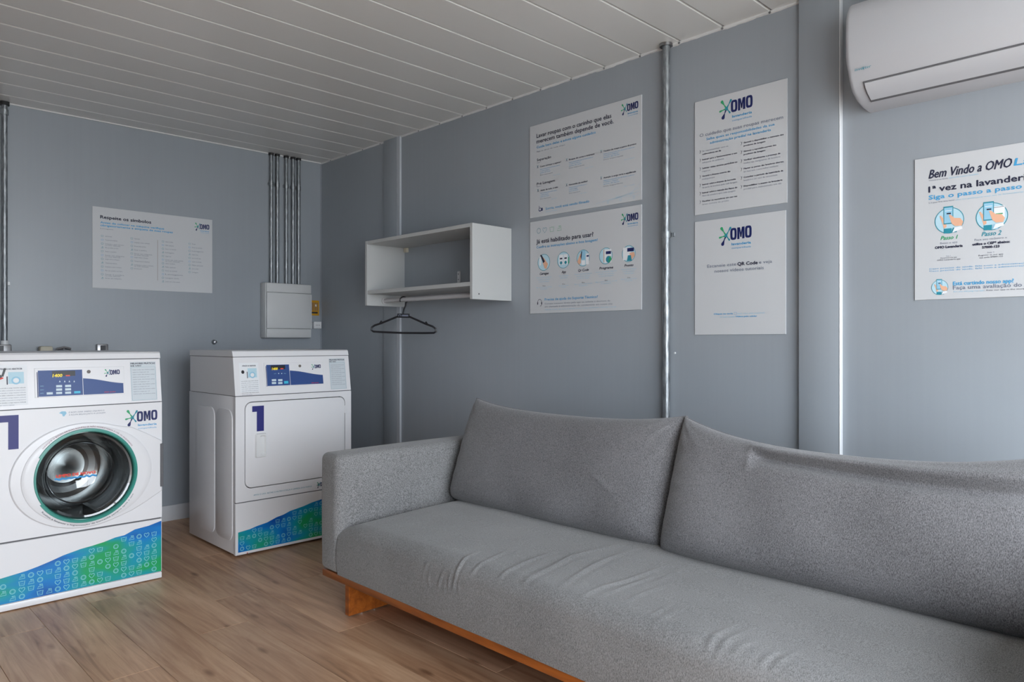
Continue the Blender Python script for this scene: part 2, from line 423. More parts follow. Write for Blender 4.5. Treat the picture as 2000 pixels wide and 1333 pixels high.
# wall posts on the right wall
M_edge = mat('white_edge_paint', (.80, .82, .85), .25); M_edge2 = mat('light_grey_paint', (.50, .53, .57), .35)
def post(name, y0, y1, d, edge, me):
    p = MB(); p.box(XW-d, XW, y0, y1, 0, ZC, M_wall, .002, 2); o = struct(p.build(name))
    e = MB(); e.box(XW-d-.001, XW, y0-edge, y0, 0, ZC, me, .0015, 1); e.build('edge_strip', o)
    return o
post('trim_4', 1.006, 1.150, .023, .004, M_edge)
post('trim_5', 3.645, 3.785, .012, .034, M_edge2)
struct(MB().box(XW-.004, XW, YB-.006, YB, 0, ZC, M_wall).build('trim_6'))
def basebd(name, *a): return struct(MB().box(*a, M_base, .003).build(name))
basebd('baseboard_back', XL, XW, YB-.014, YB, 0, .093)
b_ = MB()
for y0, y1 in ((YF, 0.995), (1.152, 3.605), (3.79, YB-.014)): b_.box(XW-.014, XW, y0, y1, 0, .093, M_base, .003)
struct(b_.build('baseboard_right'))

# ------------------------------------------------------------------ signs
RW = lambda y1, z0: Frame((XW, y1, z0), (0, -1, 0), (0, 0, 1))
def board(name, fr, w, h, label, base):
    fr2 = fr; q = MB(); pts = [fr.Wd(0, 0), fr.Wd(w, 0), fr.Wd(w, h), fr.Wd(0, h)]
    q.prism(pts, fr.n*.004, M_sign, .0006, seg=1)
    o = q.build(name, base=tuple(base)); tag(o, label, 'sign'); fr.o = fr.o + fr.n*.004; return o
class Sheet:
    """prints onto one sign; zx maps a magnified picture crop back to the picture"""
    def __init__(s, fr, x0, y0, k): s.fr, s.x0, s.y0, s.k = fr, x0, y0, k
    def P(s, x, y): return s.fr.P(s.x0+x*s.k, s.y0+y*s.k)
    def t(s, mb, txt, xl, yl, xr, yr, h, m, **kw):
        a = s.P(xl, yl); b = s.P(xr, yr); c = s.P(xl, yl-h)
        text(mb, s.fr, txt, a[0], a[1], abs(b[0]-a[0]), c[1]-a[1], m, **kw)
    def lo(s, mb, xl, yl, xr, yr, sub=True):
        a = s.P(xl, yl); b = s.P(xr, yr); logo(mb, s.fr, a[0], a[1], b[0]-a[0], sub)

# sign 1: care advice
f1 = RW(2.526, 1.694)
s1 = board('wall_sign', f1, .674, .457, 'white landscape sign on laundry care, upper one left of the galvanised pipe', (XW, 2.19, 1.694))
Z = Sheet(f1, 1020, 170, .19505)
q = MB(); Z.t(q, 'Lavar roupas com o carinho que elas', 145, 512, 893, 318, 40, M_navy2, bold=.0006); Z.t(q, 'merecem também depende de você.', 145, 568, 915, 372, 40, M_navy2, bold=.0006); q.build('heading', s1)
q = MB(); Z.t(q, 'Cuide bem delas e adote alguns cuidados', 145, 618, 735, 470, 24, M_blue, bold=.0003); q.build('subheading', s1)
q = MB(); Z.lo(q, 992, 178, 1163, 160); q.build('logo', s1)
q = MB()
Z.t(q, 'Siga as dicas de cada etapa', 145, 656, 430, 578, 11, M_grey)
Z.t(q, 'Separação', 148, 745, 290, 706, 24, M_navy2, bold=.0003); Z.t(q, 'Etapa 1', 148, 766, 190, 757, 9, M_grey)
Z.t(q, 'Pré Lavagem', 148, 985, 328, 945, 24, M_navy2, bold=.0003); Z.t(q, 'Etapa 2', 148, 1004, 190, 996, 9, M_grey)
for hd, x, y, x2 in (('Como começar a separar?', 180, 806, 390), ('Roupas de cores e estampas', 470, 736, 725), ('Tecidos de roupa e panos de pratos', 815, 652, 1143),
                     ('Antes de tudo, à mão', 183, 1045, 358), ('Necessita de molho?', 470, 988, 655), ('Atenção à carga certa e equilibrada', 815, 918, 1140)):
    Z.t(q, hd, x, y, x2, y-60, 15, M_navy2, bold=.0003)
    for j, (s_, f_) in enumerate((('Separe as peças pelo tipo de tecido e pela cor', .95), ('e confira a etiqueta', .45), ('antes de lavar', .5))):
        Z.t(q, s_, x, y+26+j*18, x+(x2-x)*f_, y+26+j*18, 10, M_blue)
    Z.t(q, 'Dica importante', x, y+84, x+(x2-x)*.6, y+84, 11, M_grey); Z.t(q, 'veja o rótulo', x+(x2-x)*.62, y+82, x+(x2-x)*.95, y+78, 8, M_lblue)
    a = Z.P(x-24, y-6); r = .006
    for an in (50, 130, 230, 310): stroke(q, f1, [a, (a[0]+r*math.cos(math.radians(an)), a[1]+1.5*r*math.sin(math.radians(an)))], .0016, M_teal if an < 200 else M_navy)
Z.t(q, 'Sorria, você está sendo filmado', 235, 1232, 672, 1155, 24, M_blue, bold=.0003); Z.t(q, 'Câmeras 24 horas', 235, 1256, 350, 1240, 9, M_lblue)
a = Z.P(180, 1225)
disc(q, f1, a[0], a[1]-.002, .011, M_navy, rv=.009); disc(q, f1, a[0], a[1]-.001, .0075, M_sign, .0008, rv=.0055); rect(q, f1, a[0]-.008, a[1]+.006, a[0]-.005, a[1]+.017, M_navy); rect(q, f1, a[0]+.008, a[1]-.009, a[0]+.017, a[1]+.005, M_navy)
tag(q.build('printed_text', s1), kind='stuff')
q = MB()
for x, y, r in ((858, 1155, .005), (985, 1128, .0055), (1118, 1105, .0055)): p = Z.P(x, y); stroke(q, f1, circ(p[0], p[1], r, n=14), .0009, M_lblue, closed=True)
for x, y in ((950, 1105), (1085, 1075)): p = Z.P(x, y); stroke(q, f1, heart(p[0], p[1], .010), .0009, M_lblue, closed=True); stroke(q, f1, tub(p[0]+.012, p[1]+.002, .009), .0008, M_lblue, closed=True)
for j in range(4): stroke(q, f1, [Z.P(740+60*j, 1170-14*j), Z.P(900+60*j, 1120-16*j), Z.P(1180, 1080-38*j)], .0005, M_lblue)
tag(q.build('printed_pattern', s1), kind='stuff')

# sign 2: are you enabled
f2 = RW(2.524, 1.2165)
s2 = board('wall_sign', f2, .672, .457, 'white landscape sign with a row of five round pictures, below the laundry care sign', (XW, 2.19, 1.2165))
Z = Sheet(f2, 1020, 390, .18006)
q = MB(); Z.t(q, 'Já está habilitado para usar?', 155, 480, 772, 388, 44, M_navy2, bold=.0008); q.build('heading', s2)
q = MB(); Z.t(q, 'Confira as instruções abaixo e boa lavagem!', 155, 532, 818, 445, 26, M_blue, bold=.0003); q.build('subheading', s2)
q = MB(); Z.lo(q, 1075, 158, 1260, 150); q.build('logo', s2)
q = MB()
for (x, y), fn in (((180, 340), None), ((245, 332), heart), ((322, 322), tub), ((402, 310), iron)):
    p = Z.P(x, y); pts = circ(p[0], p[1], .0125, n=18) if fn is None else fn(p[0], p[1], .027)
    stroke(q, f2, pts, .0016, M_teal if fn in (None, heart) else M_green, closed=True)
q.build('laundry_icons', s2)
def ring_pic(fr, parent, c, r, kind, name='round_picture'):
    q = MB(); u, v = c
    disc(q, fr, u, v, r, M_disc, .0006); 
    def R(a, b, c_, d_, m, z=.0009): rect(q, fr, u+a*r, v+b*r, u+c_*r, v+d_*r, m, z)
    def Pl(pts, m, z=.001): poly(q, fr, [(u+a*r, v+b*r) for a, b in pts], m, z)
    if kind == 'hand':
        R(-.75, -.35, -.45, .75, M_paper); Pl([(-.35, .85), (.1, .45), (.7, -.25), (.45, -.85), (.15, -.75), (-.15, -.1)], M_skin); Pl([(-.6, .95), (-.35, .95), (.2, .1), (-.1, -.1)], M_navy2, .0012)
    elif kind == 'machines':
        R(-.7, -.55, -.06, .7, M_paper); R(.02, -.55, .68, .7, M_paper)
        for cx in (-.38, .36): q2 = disc(q, fr, u+cx*r, v-.32*r, r*.2, M_teal, .0012); R(cx-.2, .12, cx+.2, .3, M_navy2, .0012)
        R(.78, -.5, .92, .3, M_green, .0012)
    elif kind == 'scan':
        R(-.4, -.2, .35, .95, M_lblue); R(.42, -.85, .92, .5, M_paper); Pl([(-.95, -.4), (-.5, .5), (-.3, .6), (-.35, -.55), (-.6, -.8)], M_skin); R(.55, .1, .9, .3, M_navy, .0012); R(-.25, -.85, .3, -.3, M_paper, .0012); Pl([(-.42, .2), (-.25, .9), (-.15, .8), (-.3, -.2)], M_navy2, .0014)
    elif kind == 'panel':
        R(-.35, -.8, -.25, .85, M_skin); R(-.2, -.85, .85, .8, M_paper); R(.0, .2, .8, .55, M_navy, .0012); Pl(circ(.42, -.45, .42, n=16), M_teal, .0012); Pl([(.42, -.9), (.9, -.5), (.75, -.05), (.5, -.3)], M_green, .0014)
    elif kind == 'done':
        R(-.85, -.75, .3, .8, M_paper); R(-.2, .25, .8, .7, M_navy, .0012); Pl([(.15, .1), (.85, .15), (.95, -.3), (.5, -.75), (.2, -.3)], M_skin, .0012); Pl([(-.25, -.9), (-.1, -.2), (.35, -.2), (.5, -.9)], M_teal, .0014)
    elif kind in ('phone1', 'phone2'):
        a = -.38 if kind == 'phone1' else -.52
        if kind == 'phone2': R(.0, -.2, .82, .72, M_paper); R(.25, .1, .7, .18, M_green, .0012); stroke(q, fr, [(u+.0*r, v+.62*r), (u+.8*r, v+.66*r)], r*.03, M_navy2, .0012)
        Pl([(a-.12, -.1), (a-.3, .42), (a-.2, .45), (a+.15, -.1), (a+.2, -.5), (a, -.6)], M_skin, .0011)
        Pl([(a, -1.0), (a, -.62), (a+.55, -.62), (a+.5, -1.0)], M_teal, .0012)
        R(a-.02, -.28, a+.66, 1.12, M_teal, .0013); R(a+.03, -.2, a+.61, 1.02, M_lblue, .0015); R(a+.2, .5, a+.5, .6, M_navy2, .0017); R(a+.1, .75, a+.55, .80, M_paper, .0017)
        Pl([(a+.35, .42), (a+.48, .45), (a+.75, .15), (a+1.15, .1), (a+1.35, -.2), (a+1.25, -.5), (a+.8, -.5), (a+.55, -.25)], M_skin, .0019)
        Pl([(a+.6, -.98), (a+.75, -.6), (a+1.25, -.52), (a+1.3, -.75)], M_paper, .0019); Pl([(a+.5, -.95), (a+.65, -.6), (a+.95, -.62), (a+.9, -.98)], M_teal if kind == 'phone1' else M_lblue, .0017)
    stroke(q, fr, circ(u, v, r, n=36), r*.055, M_teal, .0008, closed=True)
    return q.build(name, parent)
pcs = [((235, 682), 'hand', 'Carregue', 190, 285, 812), ((448, 657), 'machines', 'App', 428, 474, 792), ((662, 635), 'scan', 'Qr Code', 606, 720, 775), ((908, 612), 'panel', 'Programe', 838, 985, 752), ((1155, 588), 'done', 'Pronto', 1110, 1205, 722)]
txt = MB()
for (x, y), kind, nm, xa, xb, yt in pcs:
    p = Z.P(x, y); p2 = Z.P(x, y-88); ring_pic(f2, s2, p, abs(p2[1]-p[1]), kind)
    Z.t(txt, nm, xa, yt+8, xb, yt-8, 26, M_navy2, shear=.25, bold=.0005)
    hw = (xb-xa)*.62 + 22; xm = (xa+xb)/2
    for j, (s_, fw) in enumerate((('Feche a porta da máquina', 1), ('e escolha no aplicativo', .8), ('o ciclo de lavagem', .7 if kind != 'machines' else .0))):
        if fw: Z.t(txt, s_, xm-hw*fw, yt+44+j*22, xm+hw*fw, yt+30+j*22, 11, M_lblue)
    Z.t(txt, 'Dica', xm-15, yt+132, xm+15, yt+128, 12, M_navy2)
    Z.t(txt, 'Siga o passo a passo da tela', xm-hw*1.05, yt+150, xm+hw*1.05, yt+145, 10, M_lblue); Z.t(txt, 'do aplicativo', xm-hw*.5, yt+166, xm+hw*.5, yt+161, 10, M_lblue)
Z.t(txt, 'Precisa de ajuda do Suporte Técnico?', 245, 1098, 820, 1058, 27, M_blue, bold=.0003)
Z.t(txt, 'Contate conosco direto pelo app ou solicite a abertura de', 245, 1140, 955, 1100, 17, M_grey)
Z.t(txt, 'um chamado à administração do condomínio em nosso site', 245, 1172, 980, 1130, 17, M_grey)
Z.t(txt, 'Segunda a sexta, das nove às dezoito horas, exceto em feriados nacionais e locais', 245, 1200, 1020, 1165, 11, M_lblue)
tag(txt.build('printed_text', s2), kind='stuff')
q = MB(); p = Z.P(190, 1118); stroke(q, f2, circ(p[0], p[1], .0135, .0155, 16, -.4, math.pi+.4), .0022, M_navy2); rect(q, f2, p[0]-.0165, p[1]-.010, p[0]-.0105, p[1]+.002, M_navy2); rect(q, f2, p[0]+.0105, p[1]-.010, p[0]+.0165, p[1]+.002, M_navy2); stroke(q, f2, [(p[0]+.0135, p[1]-.01), (p[0]+.010, p[1]-.016), (p[0]+.002, p[1]-.018)], .002, M_navy2)
q.build('headset_icon', s2)

# sign 3: responsibilities
f3 = RW(1.590, 1.5935)
s3 = board('wall_sign', f3, .388, .461, 'white portrait sign filled with two columns of bullet text, upper one right of the pipe', (XW, 1.396, 1.5935))
Z = Sheet(f3, 1340, 140, .2176)
q = MB(); Z.t(q, 'O cuidado que suas roupas merecem', 123, 590, 872, 425, 28, M_grey, bold=.0003); q.build('heading', s3)
q = MB(); Z.t(q, 'Saiba quais as responsabilidades da sua', 183, 617, 795, 482, 21, M_blue, bold=.0003); Z.t(q, 'administração predial na lavanderia', 215, 650, 762, 530, 21, M_blue, bold=.0003); q.build('subheading', s3)
q = MB(); Z.lo(q, 303, 268, 598, 240); q.build('logo', s3)
q = MB()
L = [('Se responsabilizar com os', 'colaboradores em dia', 722, .72, .52, 1), ('Instruir para o funcionamento e uso', 'adequado do ambiente', 798, .97, .6, 0), ('Solicitar visitas técnicas periódicas ou', 'reparos', 876, .97, .22, 0),
     ('Garantir a limpeza externa das', 'máquinas', 946, .78, .34, 0), ('Instruir sobre a limpeza da borracha', 'da porta da lavadora após cada lavagem', 1022, .93, .97, 0), ('Instruir sobre a retirada dos fiapos do', 'filtro da secadora após cada secagem', 1096, .97, .92, 0), ('Fiscalizar os moradores em uso nas', 'áreas comuns do prédio', 1172, .97, .74, 0)]
for a_, b_2, y, fa, fb, inv in L:
    Z.t(q, a_, 147, y, 147+322*fa, y-40*fa, 13, M_grey if inv else M_navy2, bold=0 if inv else .0003); Z.t(q, b_2, 147, y+27, 147+322*fb, y+27, 13, M_navy2 if inv else M_grey, bold=.0003 if inv else 0)
    p = Z.P(128, y); stroke(q, f3, [(p[0]-.002, p[1]+.007), (p[0]+.001, p[1]), (p[0]-.002, p[1]-.007)], .0012, M_navy2); stroke(q, f3, [(p[0], p[1]), (p[0]+.004, p[1]+.005)], .001, M_grey)
Rr = [('Garantir e disponibilizar o manuseio dos', 'produtos de lavagem', 645, .98, .53, 0), ('Garantir a reposição correta dos', 'produtos de lavagem', 723, .80, .53, 0), ('Verificar visualmente a presença de', 'mofos nas mangueiras da lavadora', 802, .90, .90, 0),
      ('Manter as portas das lavadoras abertas,', 'em local seco, e para melhor ventilação', 878, .99, .85, 0), ('Consultar o período de inatividade da', 'lavadora e em caso de necessidade', 956, .97, .83, 0), ('Disponibilizar o acesso na lavanderia', 'predial para manutenção em dia', 1035, .95, .93, 0)]
for a_, b_2, y, fa, fb, inv in Rr:
    Z.t(q, a_, 518, y, 518+365*fa, y-60*fa, 13, M_navy2, bold=.0003); Z.t(q, b_2, 518, y+28, 518+365*fb, y+28, 13, M_navy2 if y < 740 else M_grey, bold=.0003 if y < 740 else 0)
    p = Z.P(498, y); stroke(q, f3, [(p[0]-.002, p[1]+.007), (p[0]+.001, p[1]), (p[0]-.002, p[1]-.007)], .0012, M_navy2); stroke(q, f3, [(p[0], p[1]), (p[0]+.004, p[1]+.005)], .001, M_grey)
tag(q.build('printed_text', s3), kind='stuff')

# sign 4: scan sign (the code itself is left out)
f4 = RW(1.590, 1.1055)
s4 = board('wall_sign', f4, .383, .4605, 'white portrait sign with a large emblem and few words, lower one right of the pipe', (XW, 1.3985, 1.1055))
Z = Sheet(f4, 1340, 400, .20258)
q = MB(); Z.lo(q, 322, 222, 633, 205); q.build('logo', s4)
q = MB(); Z.t(q, 'Escaneie este', 205, 610, 483, 585, 30, M_grey, bold=.0002); Z.t(q, 'QR Code', 497, 588, 690, 572, 31, M_navy2, bold=.0008); Z.t(q, 'e veja', 704, 570, 830, 560, 30, M_grey, bold=.0002)
Z.t(q, 'nossos vídeos tutoriais', 275, 657, 750, 622, 30, M_grey, bold=.0002)
Z.t(q, 'Clique na tecla', 268, 1062, 452, 1055, 14, M_blue, bold=.0003); Z.t(q, 'caso não seja possível', 492, 1056, 755, 1045, 13, M_lblue); Z.t(q, 'ler pelo celular', 328, 1090, 470, 1088, 13, M_lblue); Z.t(q, 'Vídeos pelo celular', 478, 1086, 685, 1080, 14, M_blue, bold=.0003)
p = Z.P(475, 1050); stroke(q, f4, [(p[0]-.005, p[1]-.005), (p[0]+.005, p[1]-.005), (p[0]+.005, p[1]+.005), (p[0]-.005, p[1]+.005)], .001, M_blue, closed=True)
tag(q.build('printed_text', s4), kind='stuff')

# sign 5: welcome, runs out of the picture
f5 = RW(.771, 1.214)
s5 = board('wall_sign', f5, .672, .461, 'white welcome sign under the air conditioner, cut by the right edge of the photo', (XW, .435, 1.214))
Z = Sheet(f5, 1770, 270, .24758)
q = MB(); Z.t(q, 'Bem Vindo a OMO', 178, 320, 825, 240, 66, M_navy2, shear=.22, bold=.0009)
a = Z.P(850, 217); text(q, f5, 'Lavanderia', a[0], a[1], .21, .021, M_blue, shear=.22, bold=.0009); q.build('script_heading', s5)
q = MB(); a = Z.P(178, 430); b = Z.P(929, 335); text(q, f5, '1ª vez na lavanderia?', a[0], a[1], .288, Z.P(178, 430-46)[1]-a[1], M_navy2, bold=.0010); q.build('heading', s5)
q = MB(); a = Z.P(178, 487); text(q, f5, 'Siga o passo a passo para habilitar', a[0], a[1], .425, Z.P(178, 487-33)[1]-a[1], M_blue, bold=.0007); q.build('subheading', s5)
q = MB(); Z.t(q, 'Welcome to our laundry', 178, 342, 330, 322, 11, M_grey); Z.t(q, 'Bienvenido a nuestra lavandería', 340, 320, 570, 290, 11, M_lblue)
Z.t(q, 'Is it your first time here?', 178, 518, 380, 495, 12, M_grey); a = Z.P(390, 492); text(q, f5, '¿Es tu primera vez en la lavandería? Sigue el paso a paso para habilitar', a[0], a[1], .36, .004, M_lblue)
Z.t(q, 'Passo 1', 272, 805, 398, 795, 30, M_green, shear=.3, bold=.0004); Z.t(q, 'Passo 2', 595, 775, 745, 765, 34, M_teal, shear=.3, bold=.0004)
Z.t(q, 'Baixe o app', 268, 838, 405, 830, 15, M_grey); Z.t(q, 'OMO Lavanderia', 228, 875, 445, 858, 19, M_navy2, bold=.0007)
Z.t(q, 'Faça seu cadastro e', 540, 812, 795, 795, 16, M_grey); Z.t(q, 'utilize o CEP* abaixo:', 525, 848, 818, 825, 18, M_navy2, bold=.0007); Z.t(q, '57000-123', 600, 872, 735, 862, 18, M_navy2, bold=.0007)
Z.t(q, 'Step 1', 315, 935, 350, 933, 9, M_grey); Z.t(q, 'Download the app', 272, 952, 400, 948, 9, M_navy2); Z.t(q, 'OMO Lavanderia app', 243, 970, 428, 962, 10, M_navy2)
Z.t(q, 'Step 2', 640, 908, 695, 903, 10, M_grey); Z.t(q, 'Register in our app', 572, 932, 765, 922, 10, M_navy2); Z.t(q, 'use code 57000-123', 578, 950, 762, 940, 11, M_navy2)
for j, yy in enumerate((1038, 1056)):
    a = Z.P(182, yy); text(q, f5, 'Caso precise de ajuda, fale com a administração do condomínio ou pelo aplicativo, todos os dias da semana', a[0], a[1], .60, .0042, M_blue)
a = Z.P(370, 1162); text(q, f5, 'Está curtindo nosso app?', a[0], a[1], Z.P(848, 1130)[0]-a[0], .0115, M_blue, bold=.0006)
a = Z.P(370, 1195); text(q, f5, 'Faça uma avaliação do app na loja', a[0], a[1], .277, .0115, M_grey, bold=.0003)
a = Z.P(372, 1217); text(q, f5, 'Are you enjoying our app?', a[0], a[1], .085, .004, M_lblue); text(q, f5, 'Rate our app in the store and tell us what you think', a[0]+.09, a[1], .20, .004, M_navy2)
tag(q.build('printed_text', s5), kind='stuff')
for (x, y, yt), kd in (((340, 650, 550), 'phone1'), ((675, 618, 512), 'phone2')):
    p = Z.P(x, y); ring_pic(f5, s5, p, abs(Z.P(x, yt)[1]-p[1]), kd)
for du, kd in ((.19, 'phone1'), (.285, 'machines'), (.38, 'done')):
    p = Z.P(675, 618); ring_pic(f5, s5, (p[0]+du*.95, p[1]), .033, kd)
p = Z.P(265, 1178); ring_pic(f5, s5, p, .0235, 'phone1')

# sign 6: care symbols on the back wall
f6 = Frame((1.187, YB, 1.379), (1, 0, 0), (0, 0, 1))
s6 = board('wall_sign', f6, .672, .459, 'white sign with four columns of washing symbols on the back wall', (1.523, YB, 1.379))
Z = Sheet(f6, 160, 380, .165)
q = MB(); Z.t(q, 'Respeite os símbolos', 218, 282, 818, 340, 36, M_navy2, bold=.0011); q.build('heading', s6)
q = MB(); Z.t(q, 'Antes de colocar na máquina verifique', 218, 340, 972, 410, 22, M_blue, bold=.0006); Z.t(q, 'obrigatoriamente a etiqueta de suas roupas', 218, 374, 1075, 458, 22, M_blue, bold=.0006); q.build('subheading', s6)
q = MB(); Z.lo(q, 1335, 335, 1507, 372); q.build('logo', s6)
q = MB(); ic = MB()
Z.t(q, 'Lavagem', 218, 408, 370, 418, 12, M_grey)
words = ['Lavagem', 'Lavar à mão', 'Lavagem máxima a trinta graus', 'Lavagem suave', 'Não lavar', 'Temperatura máxima', 'Lavar em ciclo suave', 'Não torcer', 'Limpeza a seco comum', 'Limpeza a seco delicada', 'Usar solvente suave', 'Não usar produto com cloro', 'Não passar', 'Secagem', 'Secar à sombra', 'Secar na vertical', 'Pingar na horizontal', 'Secar em máquina']
def colm(x0, x1, y0, y1, n, lens):
    for i in range(n):
        y = y0+(y1-y0)*i/(n-1); wd = lens[i % len(lens)]
        xa = x0+52 if x0 < 500 else x0+46
        Z.t(q, words[(i*3+int(x0)//100) % len(words)], xa, y+8, xa+(x1-xa)*wd, y+8, 14, M_grey)
        p = Z.P(x0+18, y); k = i % 4; s_ = .011
        pts = tub(p[0], p[1], s_) if k in (0, 1) else (circ(p[0], p[1], s_*.5, n=10) if k == 2 else iron(p[0], p[1], s_))
        stroke(ic, f6, pts, .0013, M_teal if k != 1 else M_blue, closed=True)
        if wd > .9: Z.t(q, 'ou ciclo delicado', xa, y+24, xa+(x1-xa)*.75, y+24, 12, M_grey)
colm(222, 515, 492, 990, 12, [.33, .6, .92, .65, .55, .94, .7, .58, .8, .85, .93, .8]); colm(572, 845, 522, 876, 9, [.3, .8, .62, .65, .93, .72, .8, 1, .4])
colm(940, 1215, 558, 1030, 12, [.4, .45, .55, .45, .3, .92, .5, .55, .6, .9, .7, .75]); colm(1255, 1450, 585, 920, 9, [.3, .8, .9, .5, .7, .75, .9, .5, .5])
tag(q.build('printed_text', s6), kind='stuff'); tag(ic.build('symbols', s6), kind='stuff')
q = MB(); a = Z.P(896, 540); b = Z.P(896, 1020); stroke(q, f6, [a, (a[0], b[1])], .0016, M_brown); q.build('divider_line', s6)

# ------------------------------------------------------------------ galvanised conduits
def clamp(mb, x, y, z, r, wallx=None, wally=None):
    if wallx is not None:
        mb.tube([(x, y, z-.013), (x, y, z+.013)], r+.003, M_galv, 16); mb.box(wallx-.004, wallx, y-r-.014, y+r+.014, z-.009, z+.009, M_galv, .001, 1)
    else:
        mb.tube([(x, y, z-.013), (x, y, z+.013)], r+.0045, M_galv, 14); mb.box(x-r-.008, x+r+.008, wally-.004, wally, z-.009, z+.009, M_galv, .001, 1)
cr = .0155; cx_ = XW-cr-.006; cyy = 1.715
e = empty('conduit_pipe', (cx_, cyy, 0), 'galvanised conduit running from ceiling down behind the sofa, between the poster pairs', 'pipe')
q = MB(); q.tube([(cx_, cyy, .02), (cx_, cyy, ZC)], cr, M_galv, 20); q.build('pipe', e)
q = MB(); clamp(q, cx_, cyy, 1.525, cr, wallx=XW); q.build('clamp', e)
q = MB(); q.tube([(cx_, cyy, ZC-.012), (cx_, cyy, ZC-.001)], cr+.012, M_metal, 20); q.build('collar', e)
q = MB(); q.lathe(Frame((XW, cyy-.03, 1.03), (0, -1, 0), (0, 0, 1)), 0, 0, [(.004, 0), (.004, .004), (.001, .005)], M_white_plastic, 10); q.build('screw', e)
nm5 = ['leftmost of the five galvanised conduits above the electrical box', 'second from left of the five conduits above the electrical box', 'middle one of the five galvanised conduits above the electrical box', 'fourth from left of the five conduits above the electrical box', 'rightmost of the five conduits above the electrical box, nearest the corner']
for x, nm in zip((2.243, 2.286, 2.350, 2.399, 2.440), nm5):
    r = .0125; yy = YB-r-.004
    e = empty('conduit_pipe', (x, yy, 1.46), nm, 'pipe', 'conduits into the electrical box')
    q = MB(); q.tube([(x, yy, 1.455), (x, yy, ZC)], r, M_galv, 14); q.build('pipe', e)
    q = MB(); clamp(q, x, yy, 2.12, r-.001, wally=YB); q.build('clamp', e)
    q = MB(); q.tube([(x, yy, ZC-.015), (x, yy, ZC-.001)], r+.005, M_dark, 14); q.build('collar', e)
x = .775; r = .0135; yy = YB-r-.006
e = empty('conduit_pipe', (x, yy, 1.06), 'galvanised conduit on the back wall at the left edge of the photo', 'pipe')
q = MB(); q.tube([(x, yy, 1.06), (x, yy, ZC)], r, M_galv, 14); q.build('pipe', e)
q = MB(); clamp(q, x, yy, 2.27, r, wally=YB); q.build('clamp', e)
q = MB(); q.tube([(x, yy, ZC-.02), (x, yy, ZC-.001)], r+.008, M_dark, 14); q.build('collar', e)
q = MB(); q.box(x+.012, x+.026, YB-.012, YB, 1.370, 1.392, M_white_plastic, .002, 1); q.build('bracket', e)
e = empty('conduit_box', (.77, YB, 1.0), 'small metal junction box at the foot of the left edge conduit, behind the washer', 'junction box')
q = MB(); q.box(.715, .80, YB-.055, YB, .985, 1.062, M_metal, .005); q.build('housing', e)
q = MB(); q.box(.725, .765, YB-.060, YB-.054, 1.022, 1.056, M_black, .001, 1); q.build('socket', e)
q = MB(); q.tube([(.775, yy, 1.058), (.775, yy, 1.082)], .018, M_white_plastic, 14); q.build('nut', e)

# ------------------------------------------------------------------ electrical enclosure and wall bits
e = empty('electrical_box', (2.35, YB, 1.28), 'off white electrical distribution box below five conduits in the back corner', 'electrical box')
x0, x1, y0 = 2.178, 2.498, YB-.085
q = MB(); q.box(x0-.004, x1+.004, y0+.012, YB, 1.100, 1.462, M_box, .006); q.build('housing', e)
q = MB(); q.box(x0, x1, y0, y0+.012, 1.102, 1.160, M_box, .004); q.build('lower_cover', e)
q = MB(); q.box(x0, x1, y0, y0+.012, 1.400, 1.460, M_box, .004); q.build('upper_cover', e)
q = MB(); q.box(x0, x1-.006, y0-.004, y0+.010, 1.163, 1.397, M_box, .004); q.build('door', e)
q = MB(); q.tube([(x1+.002, y0+.006, 1.165), (x1+.002, y0+.006, 1.395)], .004, M_box, 8); q.build('hinge', e)
fy = Frame((2.541, YB, 1.257), (1, 0, 0), (0, 0, 1))
q = MB(); q.box(2.541, 2.604, YB-.002, YB, 1.257, 1.362, M_yellow, .0004, 1)
o = q.build('warning_label', base=(2.572, YB, 1.257)); tag(o, 'yellow warning label on the back wall beside the electrical box', 'label'); fy.o.y -= .002
q = MB()
for j in range(4): rect(q, fy, .007+j*.013, .034, .0135+j*.013, .09, M_brown, .0004)
text(q, fy, 'N', .033, .062, .009, .016, M_paper, d=.0008, bold=.001); rect(q, fy, .004, .014, .052, .026, M_black, .0004); q.build('print', o)
e = empty('wall_outlet', (2.58, YB, 1.19), 'small white socket on the back wall below the yellow label', 'socket')
q = MB(); q.box(2.548, 2.606, YB-.032, YB, 1.166, 1.214, M_white_plastic, .003); q.build('housing', e)
q = MB()
for a in (-.012, 0, .012):
    fr0 = Frame((2.577+a, YB-.032, 1.19), (1, 0, 0), (0, 0, 1)); disc(q, fr0, 0, 0, .0028, M_gap, .0004, n=10)
q.build('socket_holes', e)
e = empty('wall_outlet', (1.24, YB, 1.03), 'dark grey outlet just above the washer, below the symbols sign', 'socket')
q = MB(); q.box(1.205, 1.262, YB-.03, YB, .985, 1.062, M_metal, .004); q.build('housing', e)
q = MB(); q.box(1.221, 1.247, YB-.036, YB-.029, 1.02, 1.055, M_black, .002, 1); q.build('socket', e)
e = empty('water_tap', (.955, YB, 1.0), 'cream capped water connection peeking over the left part of the washer', 'tap')
q = MB(); q.box(.925, .985, YB-.06, YB-.01, .98, 1.052, M_cream, .008); q.build('cap', e)
q = MB(); q.tube([(.955, YB-.03, .90), (.955, YB-.03, .99)], .012, M_metal, 12); q.tube([(.955, YB, .93), (.955, YB-.03, .93)], .012, M_metal, 12); q.build('pipe_stub', e)
e = empty('water_tap', (1.04, YB, 1.0), 'dull metal water valve beside the cream capped one, behind the washer', 'tap')
q = MB(); q.tube([(1.04, YB, 1.0), (1.04, YB-.05, 1.0)], [.022, .022], M_metal, 16); q.build('valve_body', e)
